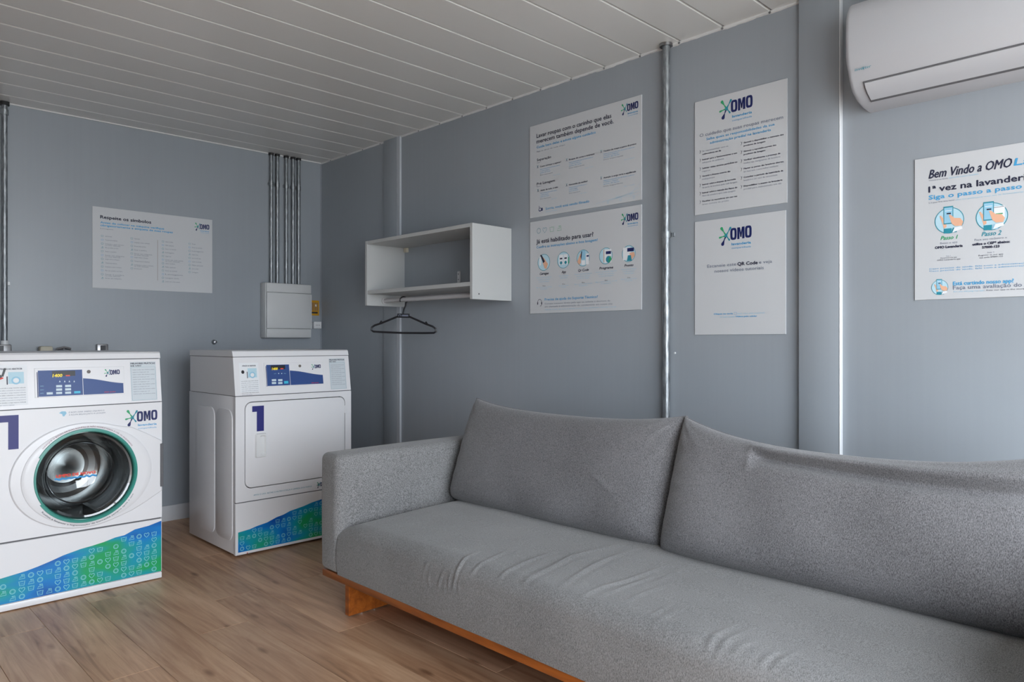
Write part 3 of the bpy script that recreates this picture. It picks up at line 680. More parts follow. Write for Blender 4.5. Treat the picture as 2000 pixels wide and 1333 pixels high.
q = MB(); q.tube([(1.04-.033, YB-.04, 1.035), (1.04, YB-.04, 1.045), (1.04+.033, YB-.04, 1.035)], .007, M_metal, 8); q.tube([(1.04, YB-.04, 1.0), (1.04, YB-.04, 1.045)], .006, M_metal, 8); q.build('lever', e)
q = MB(); fr0 = Frame((1.871, YB, 1.073), (1, 0, 0), (0, 0, 1)); q.lathe(fr0, 0, 0, [(.016, 0), (.014, .010), (.010, .016), (.010, .026), (.0, .028)], M_metal, 16)
tag(q.build('wall_plug', base=(1.871, YB, 1.073)), 'small grey plug in the back wall above the dryer', 'plug')

# ------------------------------------------------------------------ shelf and hanger
sx0, sy0, sy1, sz0, sz1, th = 2.352, 2.660, 3.598, 1.285, 1.658, .019
e = empty('wall_shelf', (XW, (sy0+sy1)/2, sz0), 'white open wall shelf with a clothes rod underneath, on the right wall', 'shelf')
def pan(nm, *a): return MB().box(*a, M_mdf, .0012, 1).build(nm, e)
pan('side_panel', sx0, XW, sy0, sy0+th, sz0, sz1); pan('side_panel', sx0, XW, sy1-th, sy1, sz0, sz1)
pan('top_panel', sx0, XW, sy0+th, sy1-th, sz1-th, sz1); pan('shelf_board', sx0+.003, XW, sy0+th, sy1-th, 1.350, 1.371)
ry, rz = 2.470, 1.316
MB().tube([(ry, sy0+th, rz), (ry, sy1-th, rz)], .0125, M_rod, 18).build('hanging_rod', e)
for yy, s_ in ((sy0+th, 1), (sy1-th, -1)): MB().tube([(ry, yy, rz), (ry, yy+s_*.010, rz)], .018, M_rod, 18).build('rod_socket', e)
q = MB(); q.box(XW-.018, XW, 3.538, 3.566, 1.612, 1.638, M_cream, .002, 1); q.build('wall_bracket', e)
q = MB(); q.box(XW-.010, XW, 3.058, 3.080, 1.371, 1.466, M_white_plastic, .002, 1)
for z in (1.39, 1.42, 1.45): q.lathe(Frame((XW-.010, 3.069, z), (0, -1, 0), (0, 0, 1)), 0, 0, [(.004, 0), (.003, .002), (.0, .002)], M_metal, 8)
q.build('wall_anchor', e)
q = MB(); q.lathe(Frame((2.395, sy0, 1.312), (1, 0, 0), (0, 0, 1)), 0, 0, [(.004, .0), (.004, .001), (.0, .0012)], M_gap, 10); q.build('screw_cap', e)

# hanger, hanging turned on the rod
hy = 3.385; ang = math.radians(-50); du = Vector((math.cos(ang), math.sin(ang), 0)); til = .022
hc = Vector((ry, hy, rz)); HB = hc + Vector((0, 0, -.098))
def H(a, b): return hc + du*a + Vector((0, 0, b - a*til))
e = empty('clothes_hanger', tuple(hc+Vector((0, 0, -.19))), 'black plastic clothes hanger on the rod under the white shelf', 'hanger')
q = MB(); pts = []
R = .0195
for i in range(15):
    a = math.radians(205 - 250*i/14); pts.append(H(R*math.cos(a), R*math.sin(a)-.004))
pts += [H(.011, -.035), H(.002, -.055), H(-.002, -.072), H(-.002, -.088)]
q.tube(pts, .0046, M_black, 8); q.build('hook', e)
q = MB()
sh = [(-.036, -.098), (-.055, -.106), (-.09, -.121), (-.125, -.136), (-.165, -.150), (-.182, -.162), (-.184, -.178), (-.172, -.186), (-.12, -.188), (0, -.190), (.12, -.188), (.172, -.186), (.184, -.178), (.182, -.162), (.165, -.150), (.125, -.136), (.09, -.121), (.055, -.106), (.036, -.098), (0, -.098)]
q.tube([H(a*1.02, b) for a, b in sh], .0058, M_black, 8, closed=True); q.build('shoulder_frame', e)
q = MB(); pts = [H(-.036, -.080), H(.034, -.080), H(.034, -.104), H(-.036, -.104)]
nn = du.cross(Vector((0, 0, 1))).normalized(); q.prism([p-nn*.004 for p in pts], nn*.008, M_black, 0); q.build('neck_plate', e)
for sg in (-1, 1): MB().tube([H(sg*.122, -.135), H(sg*.130, -.124), H(sg*.140, -.139)], .004, M_black, 6).build('notch', e)
frh = Frame(H(0, 0)+nn*.0042, -du if (du.cross(Vector((0, 0, 1)))).dot(nn) < 0 else du, (0, 0, 1))
q = MB(); disc(q, frh, -.021, -.092, .008, M_grey, .0006, n=14); disc(q, frh, -.021, -.092, .005, M_black, .0009, n=12); rect(q, frh, -.008, -.097, .028, -.087, M_grey, .0005); q.build('size_marker', e)

# ------------------------------------------------------------------ air conditioner
ay0, ay1, az1 = .075, .920, 2.185
e = empty('air_conditioner', (XW, .5, 1.858), 'white split air conditioner high on the right wall, cut by the photo edge', 'air conditioner')
prof = [(XW, 1.860), (2.568, 1.863), (2.519, 1.872), (2.482, 1.890), (2.462, 1.906), (2.447, 1.930), (2.436, 1.955), (2.428, 1.968), (2.424, 1.978), (2.418, 2.00), (2.416, 2.06), (2.419, 2.120), (2.428, 2.150), (2.445, 2.172), (2.475, az1), (XW, az1)]
q = MB(); bm = bmesh.new(); vs = [bm.verts.new((p[0], ay1, p[1])) for p in prof]; f_ = bm.faces.new(vs)
r_ = bmesh.ops.extrude_face_region(bm, geom=[f_]); tp = [g for g in r_['geom'] if isinstance(g, bmesh.types.BMVert)]
for v in tp: v.co.y = ay0
bmesh.ops.recalc_face_normals(bm, faces=bm.faces[:])
ed = [x for x in bm.edges if abs(x.verts[0].co.y-x.verts[1].co.y) < 1e-6 and not (x.verts[0].co.x > XW-.001 and x.verts[1].co.x > XW-.001)]
bmesh.ops.bevel(bm, geom=ed, offset=.016, segments=4, profile=.5, affect='EDGES', clamp_overlap=True)
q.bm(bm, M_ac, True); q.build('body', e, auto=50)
# louvre flap with dark gap around, laid on the slanted lower face
la, lb = Vector((2.4505, 0, 1.915)), Vector((2.486, 0, 1.862))
def strip(mb, y0, y1, off, m, infl=0.0, thick=.003):
    pr = [Vector((2.4560, 0, 1.9135)), Vector((2.4650, 0, 1.9010)), Vector((2.4840, 0, 1.8870)), Vector((2.5140, 0, 1.8725))]
    vs = []; fs = []
    n_ = Vector((-.75, 0, -.66))
    pr[0] = pr[0] + (pr[0]-pr[1]).normalized()*infl; pr[-1] = pr[-1] + (pr[-1]-pr[-2]).normalized()*infl*2.4
    for p in pr: vs += [(p.x+n_.x*off, y0, p.z+n_.z*off), (p.x+n_.x*off, y1, p.z+n_.z*off)]
    for i in range(3): fs.append((2*i, 2*i+1, 2*i+3, 2*i+2))
    mb.add(vs, fs, m, True)
    vs2 = [(v[0]-n_.x*thick, v[1], v[2]-n_.z*thick) for v in vs]; mb.add(vs2, [f[::-1] for f in fs], m, True)
    b = vs+vs2; N = 8
    mb.add(b, [(0, 2, 10, 8), (2, 4, 12, 10), (4, 6, 14, 12), (1, 9, 11, 3), (3, 11, 13, 5), (5, 13, 15, 7), (0, 8, 9, 1), (6, 7, 15, 14)], m)
q = MB(); strip(q, ay0+.043, .8745, .0022, M_gap, .0045); q.build('outlet_gap', e)
q = MB(); strip(q, ay0+.047, .870, .0050, M_ac, 0); q.build('louvre', e)
fa = Frame(hit((2.442, 0, 1.95), Vector((-1, 0, -.45)).normalized(), 1672, 139), (0, -1, 0), (-.41, 0, .91))
q = MB(); text(q, fa, 'inverter', 0, .001, .05, .009, M_teal, d=.012, shear=.2); text(q, fa, 'W', .024, -.002, .006, .012, M_teal, d=.0122); q.build('printed_name', e)

# ------------------------------------------------------------------ machines
def feet(e, x0, x1, yf, yb):
    for x in (x0+.05, x1-.05):
        for y in (yf+.06, yb-.05): MB().tube([(x, y, 0), (x, y, .02)], .018, M_black, 12).build('foot', e)
def console_frame(x0, yf): return Frame((x0, yf+.002, .806), (1, 0, 0), (0, .028, .194))
def wave_band(e, fr, x0, x1, topz, zb, npx, seed, name='printed_band'):
    pts = [(x0, zb), (x1, zb)] + [p for p in reversed(topz)]
    q = MB(); poly(q, fr, pts, M_band, .0006); o = q.build(name, e)
    q = MB(); rr = random.Random(seed); step = .0325; i = 0; x = x0+.02
    def top(u):
        for a, b in zip(topz, topz[1:]):
            if a[0] <= u <= b[0]: return a[1]+(b[1]-a[1])*(u-a[0])/(b[0]-a[0])
        return topz[-1][1]
    col_i = 0
    while x < x1-.012:
        z = zb+.016 + (0 if col_i % 2 else .0); k = (col_i*1) % 4; row = 0
        zmax = min(top(x-.012), top(x+.012))-.012
        while z < zmax:
            if not (rr.random() < .13):
                s_ = .0205
                if k == 0: pts = circ(x, z, s_*.46, n=12)
                elif k == 1: pts = heart(x, z, s_)
                elif k == 2: pts = tub(x, z, s_)
                else: pts = iron(x, z, s_)
                stroke(q, fr, pts, .0024, M_bandicon, .0009, closed=True)
                if k == 0: stroke(q, fr, circ(x, z, s_*.3, n=8), .001, M_bandicon, .0009, closed=True)
                if k == 2: stroke(q, fr, [(x-.006, z-.002), (x+.006, z-.002)], .0012, M_bandicon, .0009)
            z += .0265; k = (k+1) % 4; row += 1
        x += .0315; col_i += 1
    tag(q.build('printed_icons', o), kind='stuff')

# ---- washer
wx0, wx1, wyf, wyb = .505, 1.189, 3.475, 4.24
e = empty('washing_machine', ((wx0+wx1)/2, (wyf+wyb)/2, 0), 'white front-loading washing machine with round glass door and big number one', 'washing machine')
FW = Frame((0, wyf, 0), (1, 0, 0), (0, 0, 1))
q = MB(); q.box(wx0+.002, wx1-.002, wyb-.02, wyb, .012, .803, M_white, .003); q.box(wx0+.002, wx0+.02, wyf+.02, wyb-.02, .012, .803, M_white); q.box(wx1-.02, wx1-.002, wyf+.02, wyb-.02, .012, .803, M_white); q.build('cabinet', e)
q = MB(); pr = [(wyf+.002, .806), (wyf+.030, .998), (wyb, .998), (wyb, .806)]; q.prism([(wx0, y, z) for y, z in pr], (wx1-wx0, 0, 0), M_white, 0); q.build('console', e)
q = MB(); pr = [(wyf+.024, 1.002), (wyf+.030, 1.024), (wyf+.038, 1.031), (wyb, 1.031), (wyb, 1.002)]; q.prism([(wx0-.001, y, z) for y, z in pr], (wx1-wx0+.002, 0, 0), M_white, 0); q.build('top_cover', e)
for bb in ((wyf+.006, wyb-.004, .802, .807), (wyf+.034, wyb-.004, .997, 1.003), (wyf+.004, wyf+.022, .272, .279)): MB().box(wx0+.004, wx1-.004, *bb, M_gap).build('seam', e)
# front panel with the round hole
dcx, dcz, rh = .880, .511, .196
def holed(mb, fr, u0, u1, v0, v1, uc, vc, r, d, m, n=72):
    outer = []
    for k in range(n):
        a = 2*math.pi*k/n; c_, s_ = math.cos(a), math.sin(a)
        t = min(((u1-uc)/c_ if c_ > 1e-9 else (u0-uc)/c_ if c_ < -1e-9 else 1e9), ((v1-vc)/s_ if s_ > 1e-9 else (v0-vc)/s_ if s_ < -1e-9 else 1e9))
        outer.append((uc+t*c_, vc+t*s_))
    # snap nearest samples to the corners
    for cu, cv in ((u0, v0), (u1, v0), (u1, v1), (u0, v1)):
        j = min(range(n), key=lambda i: (outer[i][0]-cu)**2+(outer[i][1]-cv)**2); outer[j] = (cu, cv)
    vs = [fr.Wd(uc+r*math.cos(2*math.pi*k/n), vc+r*math.sin(2*math.pi*k/n), d) for k in range(n)] + [fr.Wd(p[0], p[1], d) for p in outer]
    mb.add(vs, [(k, (k+1) % n, n+(k+1) % n, n+k)[::-1] for k in range(n)], m)
    return outer
q = MB(); out = holed(q, FW, wx0, wx1, .279, .802, dcx, dcz, rh, 0, M_white)
n = len(out); q.add([FW.Wd(p[0], p[1], 0) for p in out]+[FW.Wd(p[0], p[1], -.022) for p in out], [(k, (k+1) % n, n+(k+1) % n, n+k) for k in range(n)], M_white)
q.build('front_panel', e)
q = MB(); q.box(wx0, wx1, wyf, wyf+.022, .032, .272, M_white, .002, 1); lp = q.build('lower_panel', e)
q = MB(); q.box(wx0+.001, wx1-.001, wyf-.003, wyf+.02, .004, .031, M_white, .003); q.build('kick_strip', e)
# raised oval door surround running out to the hinge side
zt, zb_ = .628, .402
lf = [(dcx+.273*math.cos(a), dcz+.222*math.sin(a)) for a in np.linspace(math.radians(65), math.radians(295), 48)]
hull = lf + [(1.06, .331), (1.12, .362), (wx1-.002, zb_), (wx1-.002, zt), (1.12, .668), (1.06, .700)]
def ringslab(mb, fr, outer, uc, vc, r, d0, d1, m, inset=.010):
    """slab between an outline and a circle with a rounded outer edge"""
    n = len(outer); an = [math.atan2(p[1]-vc, p[0]-uc) for p in outer]
    cin = [(uc+r*math.cos(a), vc+r*math.sin(a)) for a in an]
    def ins(p, k): 
        L = math.hypot(p[0]-uc, p[1]-vc); return (p[0]+(uc-p[0])/L*k, p[1]+(vc-p[1])/L*k)
    rings = [[fr.Wd(*p, d0) for p in outer], [fr.Wd(*p, d0+(d1-d0)*.6) for p in outer], [fr.Wd(*ins(p, inset*.35), d0+(d1-d0)*.92) for p in outer], [fr.Wd(*ins(p, inset), d1) for p in outer], [fr.Wd(*p, d1) for p in cin], [fr.Wd(*p, d0) for p in cin]]
    vs = [p for rg in rings for p in rg]
    mb.add(vs, [(i*n+k, i*n+(k+1) % n, (i+1)*n+(k+1) % n, (i+1)*n+k) for i in range(5) for k in range(n)], m, True)
dr = None
q = MB(); ringslab(q, FW, hull, dcx, dcz, rh, .0, .012, M_white); dr = q.build('door', e)
el = [(dcx+.012+.247*math.cos(a), dcz+.206*math.sin(a)) for a in np.linspace(0, 2*math.pi, 64, endpoint=False)]
q = MB(); ringslab(q, FW, el, dcx, dcz, rh-.003, .011, .022, M_white, .022); q.build('door_ring', dr)
q = MB(); 
for a0, a1 in ((-150, 152),):
    pts = []
    N = 72
    vs = []; fs = []
    for i in range(N):
        a = math.radians(a0+(a1-a0)*i/(N-1))
        for r_i, d_i in ((.199, .021), (.1975, .0275), (.189, .029), (.186, .024)): vs.append(FW.Wd(dcx+r_i*math.cos(a), dcz+r_i*math.sin(a), d_i))
    for i in range(N-1):
        for j in range(3): fs.append((4*i+j, 4*i+j+1, 4*i+j+5, 4*i+j+4))
    q.add(vs, fs, M_gasket, True)
q.lathe(FW, dcx, dcz, [(.194, .020), (.1915, .026), (.186, .027), (.182, .016), (.181, -.02)], M_gasket, 80)
q.build('gasket', dr)
q = MB(); q.lathe(FW, dcx, dcz, [(.182, .018), (.176, .022), (.168, .020), (.160, .008), (.150, -.02), (.140, -.07), (.120, -.105), (.08, -.125), (.03, -.13), (.0005, -.13)], M_glass, 72); q.build('door_glass', dr)
q = MB(); q.lathe(FW, dcx, dcz, [(.1335, -.070), (.1305, -.062), (.1275, -.070), (.1305, -.078), (.1335, -.070)], M_chrome, 72); q.build('glass_rim', dr)
q = MB(); q.lathe(FW, dcx, dcz, [(.181, .0), (.180, -.03), (.195, -.04), (.235, -.05), (.235, -.20), (.228, -.205), (.235, -.21), (.235, -.26), (.232, -.30), (.20, -.34), (.175, -.335), (.15, -.345), (.125, -.335), (.10, -.345), (.08, -.335), (.05, -.34), (.0005, -.32)], M_steel, 72)
for k in range(48):
    a = 2*math.pi*k/48
    for dd in (-.09, -.13, -.17, -.24):
        c0 = FW.Wd(dcx+.2345*math.cos(a), dcz+.2345*math.sin(a), dd); tu = Vector((-math.sin(a), 0, math.cos(a)))*.0035; tv = Vector((0, .0035, 0))
        q.add([c0+tu, c0+tv, c0-tu, c0-tv], [(0, 1, 2, 3)], M_dark)
q.build('drum', e)
for k in range(3):
    q = MB(); a = 2*math.pi*k/3+.9; rad = Vector((math.cos(a), 0, math.sin(a))); tan = Vector((-math.sin(a), 0, math.cos(a)))
    c0 = FW.Wd(dcx, dcz, 0)+rad*.236
    p = [c0+tan*.028+Vector((0, .07, 0)), c0-tan*.028+Vector((0, .07, 0)), c0-tan*.008-rad*.045+Vector((0, .08, 0)), c0+tan*.008-rad*.045+Vector((0, .08, 0))]
    q.prism(p, Vector((0, .22, 0)), M_steel, 0); q.build('drum_paddle', e)
# print on the glass
FG = Frame((0, wyf-.024, 0), (1, 0, 0), (0, 0, 1))
q = MB(); a = FG.P(0+610*.18008, 820+628*.18008); b = FG.P(1035*.18008, 820+570*.18008)
text(q, FG, 'LIMPO DE NOVO', a[0], a[1]-.001, b[0]-a[0], .0105, M_red, d=0, bold=.0012)
n = 40; tp = []; bt = []
for i in range(n+1):
    u = a[0]-.006+(b[0]-a[0]+.012)*i/n; tp.append((u, a[1]-.005+.0015*math.sin(i*.9))); bt.append((u, a[1]-.014+.0035*math.sin(i*1.1)))
stroke(q, FG, [((x[0]), (x[1]+y[1])/2) for x, y in zip(tp, bt)], .007, M_wave, 0)
q.build('glass_print', dr)
# arc lettering on the ring
q = MB()
text(q, FW, 'VERIFIQUE O BOLSO DE SUAS ROUPAS SE NÃO POSSUI NADA E USE OS SAQUINHOS', 0, 0, .205*math.radians(110), .0058, M_darkred, d=.0228, arc=(dcx, dcz, .2035, math.radians(142), -1))
text(q, FW, 'Realize a limpeza e higienização da borracha sempre após o uso', 0, 0, .2145*math.radians(110), .0060, M_navy2, d=.0226, arc=(dcx, dcz, .2105, math.radians(218), 1))
tag(q.build('ring_lettering', dr), kind='stuff')
# thin arcs, hinge cover
q = MB(); q.box(wx1-.012, wx1+.002, wyf-.014, wyf+.006, .420, .615, M_gap, .002, 1); q.build('hinge', dr)
q = MB(); one = [(.545, .783), (.640, .783), (.640, .646), (.605, .646), (.605, .756), (.545, .756)]; poly(q, FW, one[::-1], M_one, .0008); q.build('number_one', e)
q = MB(); a = FW.P(1090*.225, 660+638*.225); b = FW.P(1365*.225, 660+630*.225); logo(q, FW, a[0], a[1]+.003, b[0]-a[0]); q.build('logo', e)
q = MB(); a = FW.P(598*.225, 660+655*.225); b = FW.P(905*.225, 660+640*.225); text(q, FW, 'É BOM USAR SABÃO LÍQUIDO E', a[0], a[1], b[0]-a[0], .0055, M_grey); text(q, FW, 'A ROUPA BRILHA JUNTO À LAVAGEM!', a[0], a[1]-.0105, b[0]-a[0]+.004, .0055, M_grey)
a = FW.P(545*.225, 660+660*.225); poly(q, FW, [(a[0]-.014, a[1]+.003), (a[0]-.004, a[1]+.010), (a[0]+.010, a[1]+.009), (a[0]+.014, a[1]+.001), (a[0]+.005, a[1]-.012), (a[0]-.001, a[1]-.010), (a[0]-.002, a[1]-.002)], M_lblue, .0007); q.build('slogan', e)
tz = [(wx0, .128)] + [FW.P(x*.225, 920+y*.225) for x, y in ((0, 940), (230, 870), (330, 832), (430, 790), (550, 735), (700, 680), (800, 652), (900, 620), (1000, 580), (1080, 560), (1170, 510), (1290, 478))] + [(wx1-.003, .262)]
wave_band(e, FW, wx0, wx1-.003, tz, .0335, 0, 5)
# console prints
def console_print(e, fc, x0, washer):
    if washer: Z = Sheet(fc, 0, 690, .165)
    else: Z = Sheet(fc, 450, 690, .12)
    P = Z.P
    def key(x_0, y_0, x_1, y_1):
        a = P(x_0, y_1); b = P(x_1, y_0); q = MB(); q.prism([fc.Wd(a[0], a[1], .0034), fc.Wd(b[0], a[1], .0034), fc.Wd(b[0], b[1], .0034), fc.Wd(a[0], b[1], .0034)], fc.n*.0012, M_key, .0004, seg=1); q.build('key', pn)
    def quad(mb, x_0, y_0, x_1, y_1, m, d=.0006):
        a = P(x_0, y_1); b = P(x_1, y_0); rect(mb, fc, a[0], a[1], b[0], b[1], m, d)
    # recess frame, then the membrane panel
    if washer: X0, X1, XM, YT, YB_ = 455, 1462, 980, 210, 520; YW0, YW1 = 300, 355
    else: X0, X1, XM, YT, YB_ = 600, 1510, 965, 195, 540; YW0, YW1 = 285, 355
    aL = P(X0, YB_); aR = P(X1, YB_-25); zt_ = P(X0, YT)[1]; uM = P(XM, 400)[0]; u0, u1 = aL[0], aR[0]; v0 = aL[1]
    q = MB()
    pts = [fc.Wd(u0-.012, v0-.004), fc.Wd(u1+.006, v0-.004), fc.Wd(u1+.006, zt_+.010), fc.Wd(u0-.012, zt_+.010)]
    q.prism(pts, fc.n*.003, M_white, .0012, seg=1); pn = q.build('display_panel', e)
    q = MB(); rect(q, fc, u0, v0, uM-.001, zt_, M_panelblue, .0036); rect(q, fc, u0-.004, v0-.002, u0-.001, zt_-.006, M_navy, .0034)
    N = 24; top = []
    w0 = P(XM, YW0)[1]; w1 = P(X1, YW1)[1]
    for i in range(N+1):
        t = i/N; top.append((uM+.001+(u1-uM-.001)*t, w0+(w1-w0)*t+.0018*math.sin(t*6)))
    poly(q, fc, [(uM+.001, v0), (u1, v0)]+top[::-1], M_panelblue, .0036); q.build('membrane', pn)
    q = MB(); 
    text(q, fc, '1400', *P(620 if washer else 672, 288 if washer else 280), (.034 if washer else .030), .013, M_led, d=.004, shear=.15, bold=.0007)
    rect(q, fc, P(615, 300)[0] if washer else P(655, 290)[0], P(0, 297 if washer else 288)[1], P(890, 300)[0], P(0, 232 if washer else 222)[1], M_black, .0038)
    a = P(775 if washer else 810, 285 if washer else 275); rect(q, fc, a[0], a[1]+.003, a[0]+.016, a[1]+.008, M_ledr, .0042)
    q.build('display', pn)
    ks = MB(); kb = MB()
    if washer:
        for x, y, w_ in ((662, 395, 70), (662, 435, 70), (662, 475, 70), (768, 392, 70), (768, 432, 70), (768, 472, 70), (550, 480, 72)): key(x, y-16, x+w_, y+14)
        quad(kb, 875, 450, 948, 480, M_keyb, .0042)
        for j, x in enumerate((705, 763, 818, 875)): p = P(x, 335); poly(ks, fc, [(p[0]-.003, p[1]-.004), (p[0]+.003, p[1]-.004), (p[0], p[1]+.004)], M_key, .0042)
        for y in (400, 445, 485): p = P(475, y); text(ks, fc, 'INFO', p[0], p[1], .012, .004, M_lblue, d=.0042)
    else:
        for x in (670, 772):
            for y in (425, 472): key(x, y, x+68, y+36)
        quad(kb, 870, 455, 935, 500, M_keyb, .0042)
        for x in (780, 830): p = P(x, 335); disc(ks, fc, p[0], p[1], .0028, M_key, .0042, n=10)
        p = P(705, 345); text(ks, fc, 'AUTO', p[0], p[1], .012, .004, M_lblue, d=.0042); p = P(865, 342); text(ks, fc, 'FINAL', p[0], p[1], .012, .004, M_lblue, d=.0042)
    tag(ks.build('panel_symbols', pn), kind='stuff'); tag(kb.build('start_key', pn), 'bright cyan start key')
    c = P(1048, 222) if washer else P(1125, 212)
    q = MB(); q.lathe(fc, c[0], c[1], [(.0075, .003), (.007, .0055), (.004, .006), (.0005, .006)], M_lock, 18); q.build('key_lock', pn)
    q = MB()
    a = P(1232, 200) if washer else P(1310, 190); b = P(1412, 200) if washer else P(1462, 190); logo(q, fc, a[0], a[1]+.002, b[0]-a[0], False, d=.0042)
    a = P(1230, 470) if washer else P(1310, 495); text(q, fc, 'SPEED QUEEN', a[0], a[1], .044, .0042, M_red, d=.0042, shear=.2); q.build('logo', pn)
    # stickers
    uL = x0+.028 if not washer else fc.P(0, 750)[0]-.02; uR = P(330, 600)[0] if washer else P(478, 600)[0]
    h1 = .178 if washer else .165
    q = MB(); rect(q, fc, uL, .016, uR, h1, M_paper, .0006)
    u = uL+.006; wS = uR-uL-.012
    text(q, fc, 'ATENÇÃO AO ABASTECER', u+.01, h1-.018, wS*.8, .006, M_navy2, bold=.0003)
    rect(q, fc, u+wS*.42, h1-.075, u+wS*.95, h1-.028, M_disc, .0009); disc(q, fc, u+wS*.68, h1-.062, .016, M_lblue, .0011)
    disc(q, fc, u+wS*.68, h1-.062, .010, M_paper, .0013); disc(q, fc, u+wS*.13, h1-.046, .008, M_black, .0011, rv=.009)
    rect(q, fc, u+wS*.36, h1-.078, u+wS*.40, h1-.045, M_navy2, .0011)
    if washer: stroke(q, fc, [(u+wS*.22, h1-.045), (u+wS*.32, h1-.012)], .008, M_black, .0013); stroke(q, fc, [(u+wS*.02, h1-.06), (u+wS*.25, h1-.05)], .006, M_red, .0012)
    for j in range(8):
        text(q, fc, 'coloque sabão e amaciante no compartimento' if j % 2 else 'nunca exceda a carga máxima indicada', u, h1-.094-j*.0098, wS*(1 if j != 7 else .6), .0042, M_grey if j % 3 else M_navy2)
    q.build('instruction_sticker', e)
    if washer: A = P(1552, 570); B = P(1840, 100)
    else: A = P(1630, 595); B = P(1870, 85)
    uA = A[0]+.002; uB = fc.P(450+.12*1880, 690+.12*400)[0] if not washer else P(1855, 400)[0]
    q = MB(); vA = A[1]; vB = B[1]; rect(q, fc, uA, vA, uB, vB, M_stick, .0006)
    stroke(q, fc, [(uA+.003, vA+.003), (uB-.003, vA+.003), (uB-.003, vB-.024), (uA+.003, vB-.024)], .0008, M_teal, .0009, closed=True)
    text(q, fc, 'MELHORES PRÁTICAS', uA+.003, vB-.011, uB-uA-.006, .007, M_navy2, bold=.0004); text(q, fc, 'DE USO', uA+.003, vB-.021, (uB-uA)*.4, .006, M_navy2, bold=.0004)
    for j in range(11):
        text(q, fc, 'separe as roupas por cor' if j % 2 else 'retire tudo dos bolsos antes', uA+.009, vB-.038-j*.0108, (uB-uA-.016)*(1 if j % 2 == 0 else .75), .0045, M_grey)
    q.build('advice_sticker', e)
console_print(e, console_frame(0, wyf), wx0, True)
feet(e, wx0, wx1, wyf, wyb)

# ---- dryer
dx0, dx1, dyf, dyb = 1.555, 2.216, 3.530, 4.13
e = empty('tumble_dryer', ((dx0+dx1)/2, (dyf+dyb)/2, 0), 'white tumble dryer with a square door, standing in the back corner behind the sofa', 'dryer')
FD = Frame((0, dyf, 0), (1, 0, 0), (0, 0, 1))
q = MB(); q.box(dx0+.002, dx1-.002, dyf+.022, dyb, .014, .803, M_white, .003); q.build('cabinet', e)
# raised side panels with pressed outline
FS = Frame((dx0+.002, dyb, 0), (0, -1, 0), (0, 0, 1))   # faces the washer
for a, b in ((.10, .35), (.366, .565)):
    q = MB()
    r = .05; pts = []
    for cu, cv, s0 in ((b-r, .735-r, 0), (a+r, .735-r, 90), (a+r, .075+r, 180), (b-r, .075+r, 270)):
        for i in range(6): an = math.radians(s0+18*i); pts.append((cu+r*math.cos(an), cv+r*math.sin(an)))
    q.prism([FS.Wd(p[0], p[1], 0) for p in pts], FS.n*.0045, M_white, .0035, smooth=True); q.build('side_panel', e)
q = MB(); pr = [(dyf+.002, .806), (dyf+.030, .998), (dyb-.02, .998), (dyb-.02, .806)]; q.prism([(dx0, y, z) for y, z in pr], (dx1-dx0, 0, 0), M_white, 0); q.build('console', e)
q = MB(); pr = [(dyf+.028, 1.001), (dyf+.036, 1.026), (dyf+.044, 1.031), (dyb-.015, 1.031), (dyb-.015, 1.001)]; q.prism([(dx0-.001, y, z) for y, z in pr], (dx1-dx0+.002, 0, 0), M_white, 0); q.build('top_cover', e)
for bb in ((dyf+.006, dyb-.03, .802, .807), (dyf+.034, dyb-.03, .997, 1.002), (dyf+.004, dyf+.022, .270, .275)): MB().box(dx0+.004, dx1-.004, *bb, M_gap).build('seam', e)
# front frame with opening for the door
def rrect(u0, v0, u1, v1, r, n=7):
    pts = []
    for cu, cv, s0 in ((u1-r, v1-r, 0), (u0+r, v1-r, 90), (u0+r, v0+r, 180), (u1-r, v0+r, 270)):
        for i in range(n): an = math.radians(s0+90*i/(n-1)); pts.append((cu+r*math.cos(an), cv+r*math.sin(an)))
    return pts
q = MB(); inn = rrect(1.6015, .337, 2.178, .774, .036); outp = rrect(dx0, .275, dx1, .802, .002); n = len(inn)
vs = [FD.Wd(*p, 0) for p in inn]+[FD.Wd(*p, 0) for p in outp]+[FD.Wd(*p, -.022) for p in outp]+[FD.Wd(*p, -.02) for p in inn]
q.add(vs, [(k, (k+1) % n, n+(k+1) % n, n+k) for k in range(n)]+[(n+k, n+(k+1) % n, 2*n+(k+1) % n, 2*n+k) for k in range(n)]+[(k, (k+1) % n, 3*n+(k+1) % n, 3*n+k) for k in range(n)], M_white); q.build('front_panel', e)
q = MB(); q.prism([FD.Wd(*p, -.016) for p in inn], FD.n*.0005, M_dark); q.build('door_gap', e)
q = MB(); q.prism([FD.Wd(*p, -.015) for p in rrect(1.6055, .341, 2.174, .770, .033)], FD.n*.017, M_white, .003, smooth=True, seg=3); dr = q.build('door', e)
q = MB(); hu0, hu1, hv0, hv1 = 1.655, 1.716, .488, .612
oo = rrect(hu0, hv0, hu1, hv1, .008, 4); o2 = rrect(hu0+.004, hv0+.004, hu1-.004, hv1-.004, .006, 4); i1 = rrect(hu0+.022, hv0+.012, hu1-.006, hv1-.012, .008, 4); i2 = rrect(hu0+.026, hv0+.018, hu1-.012, hv1-.018, .006, 4); n = len(oo)
vs = [FD.Wd(*p, .002) for p in oo]+[FD.Wd(*p, .012) for p in o2]+[FD.Wd(*p, .012) for p in i1]+[FD.Wd(*p, .003) for p in i2]
q.add(vs, [(i*n+k, i*n+(k+1) % n, (i+1)*n+(k+1) % n, (i+1)*n+k) for i in range(3) for k in range(n)]+[tuple(3*n+k for k in range(n))], M_white_plastic, True); q.build('handle', dr)
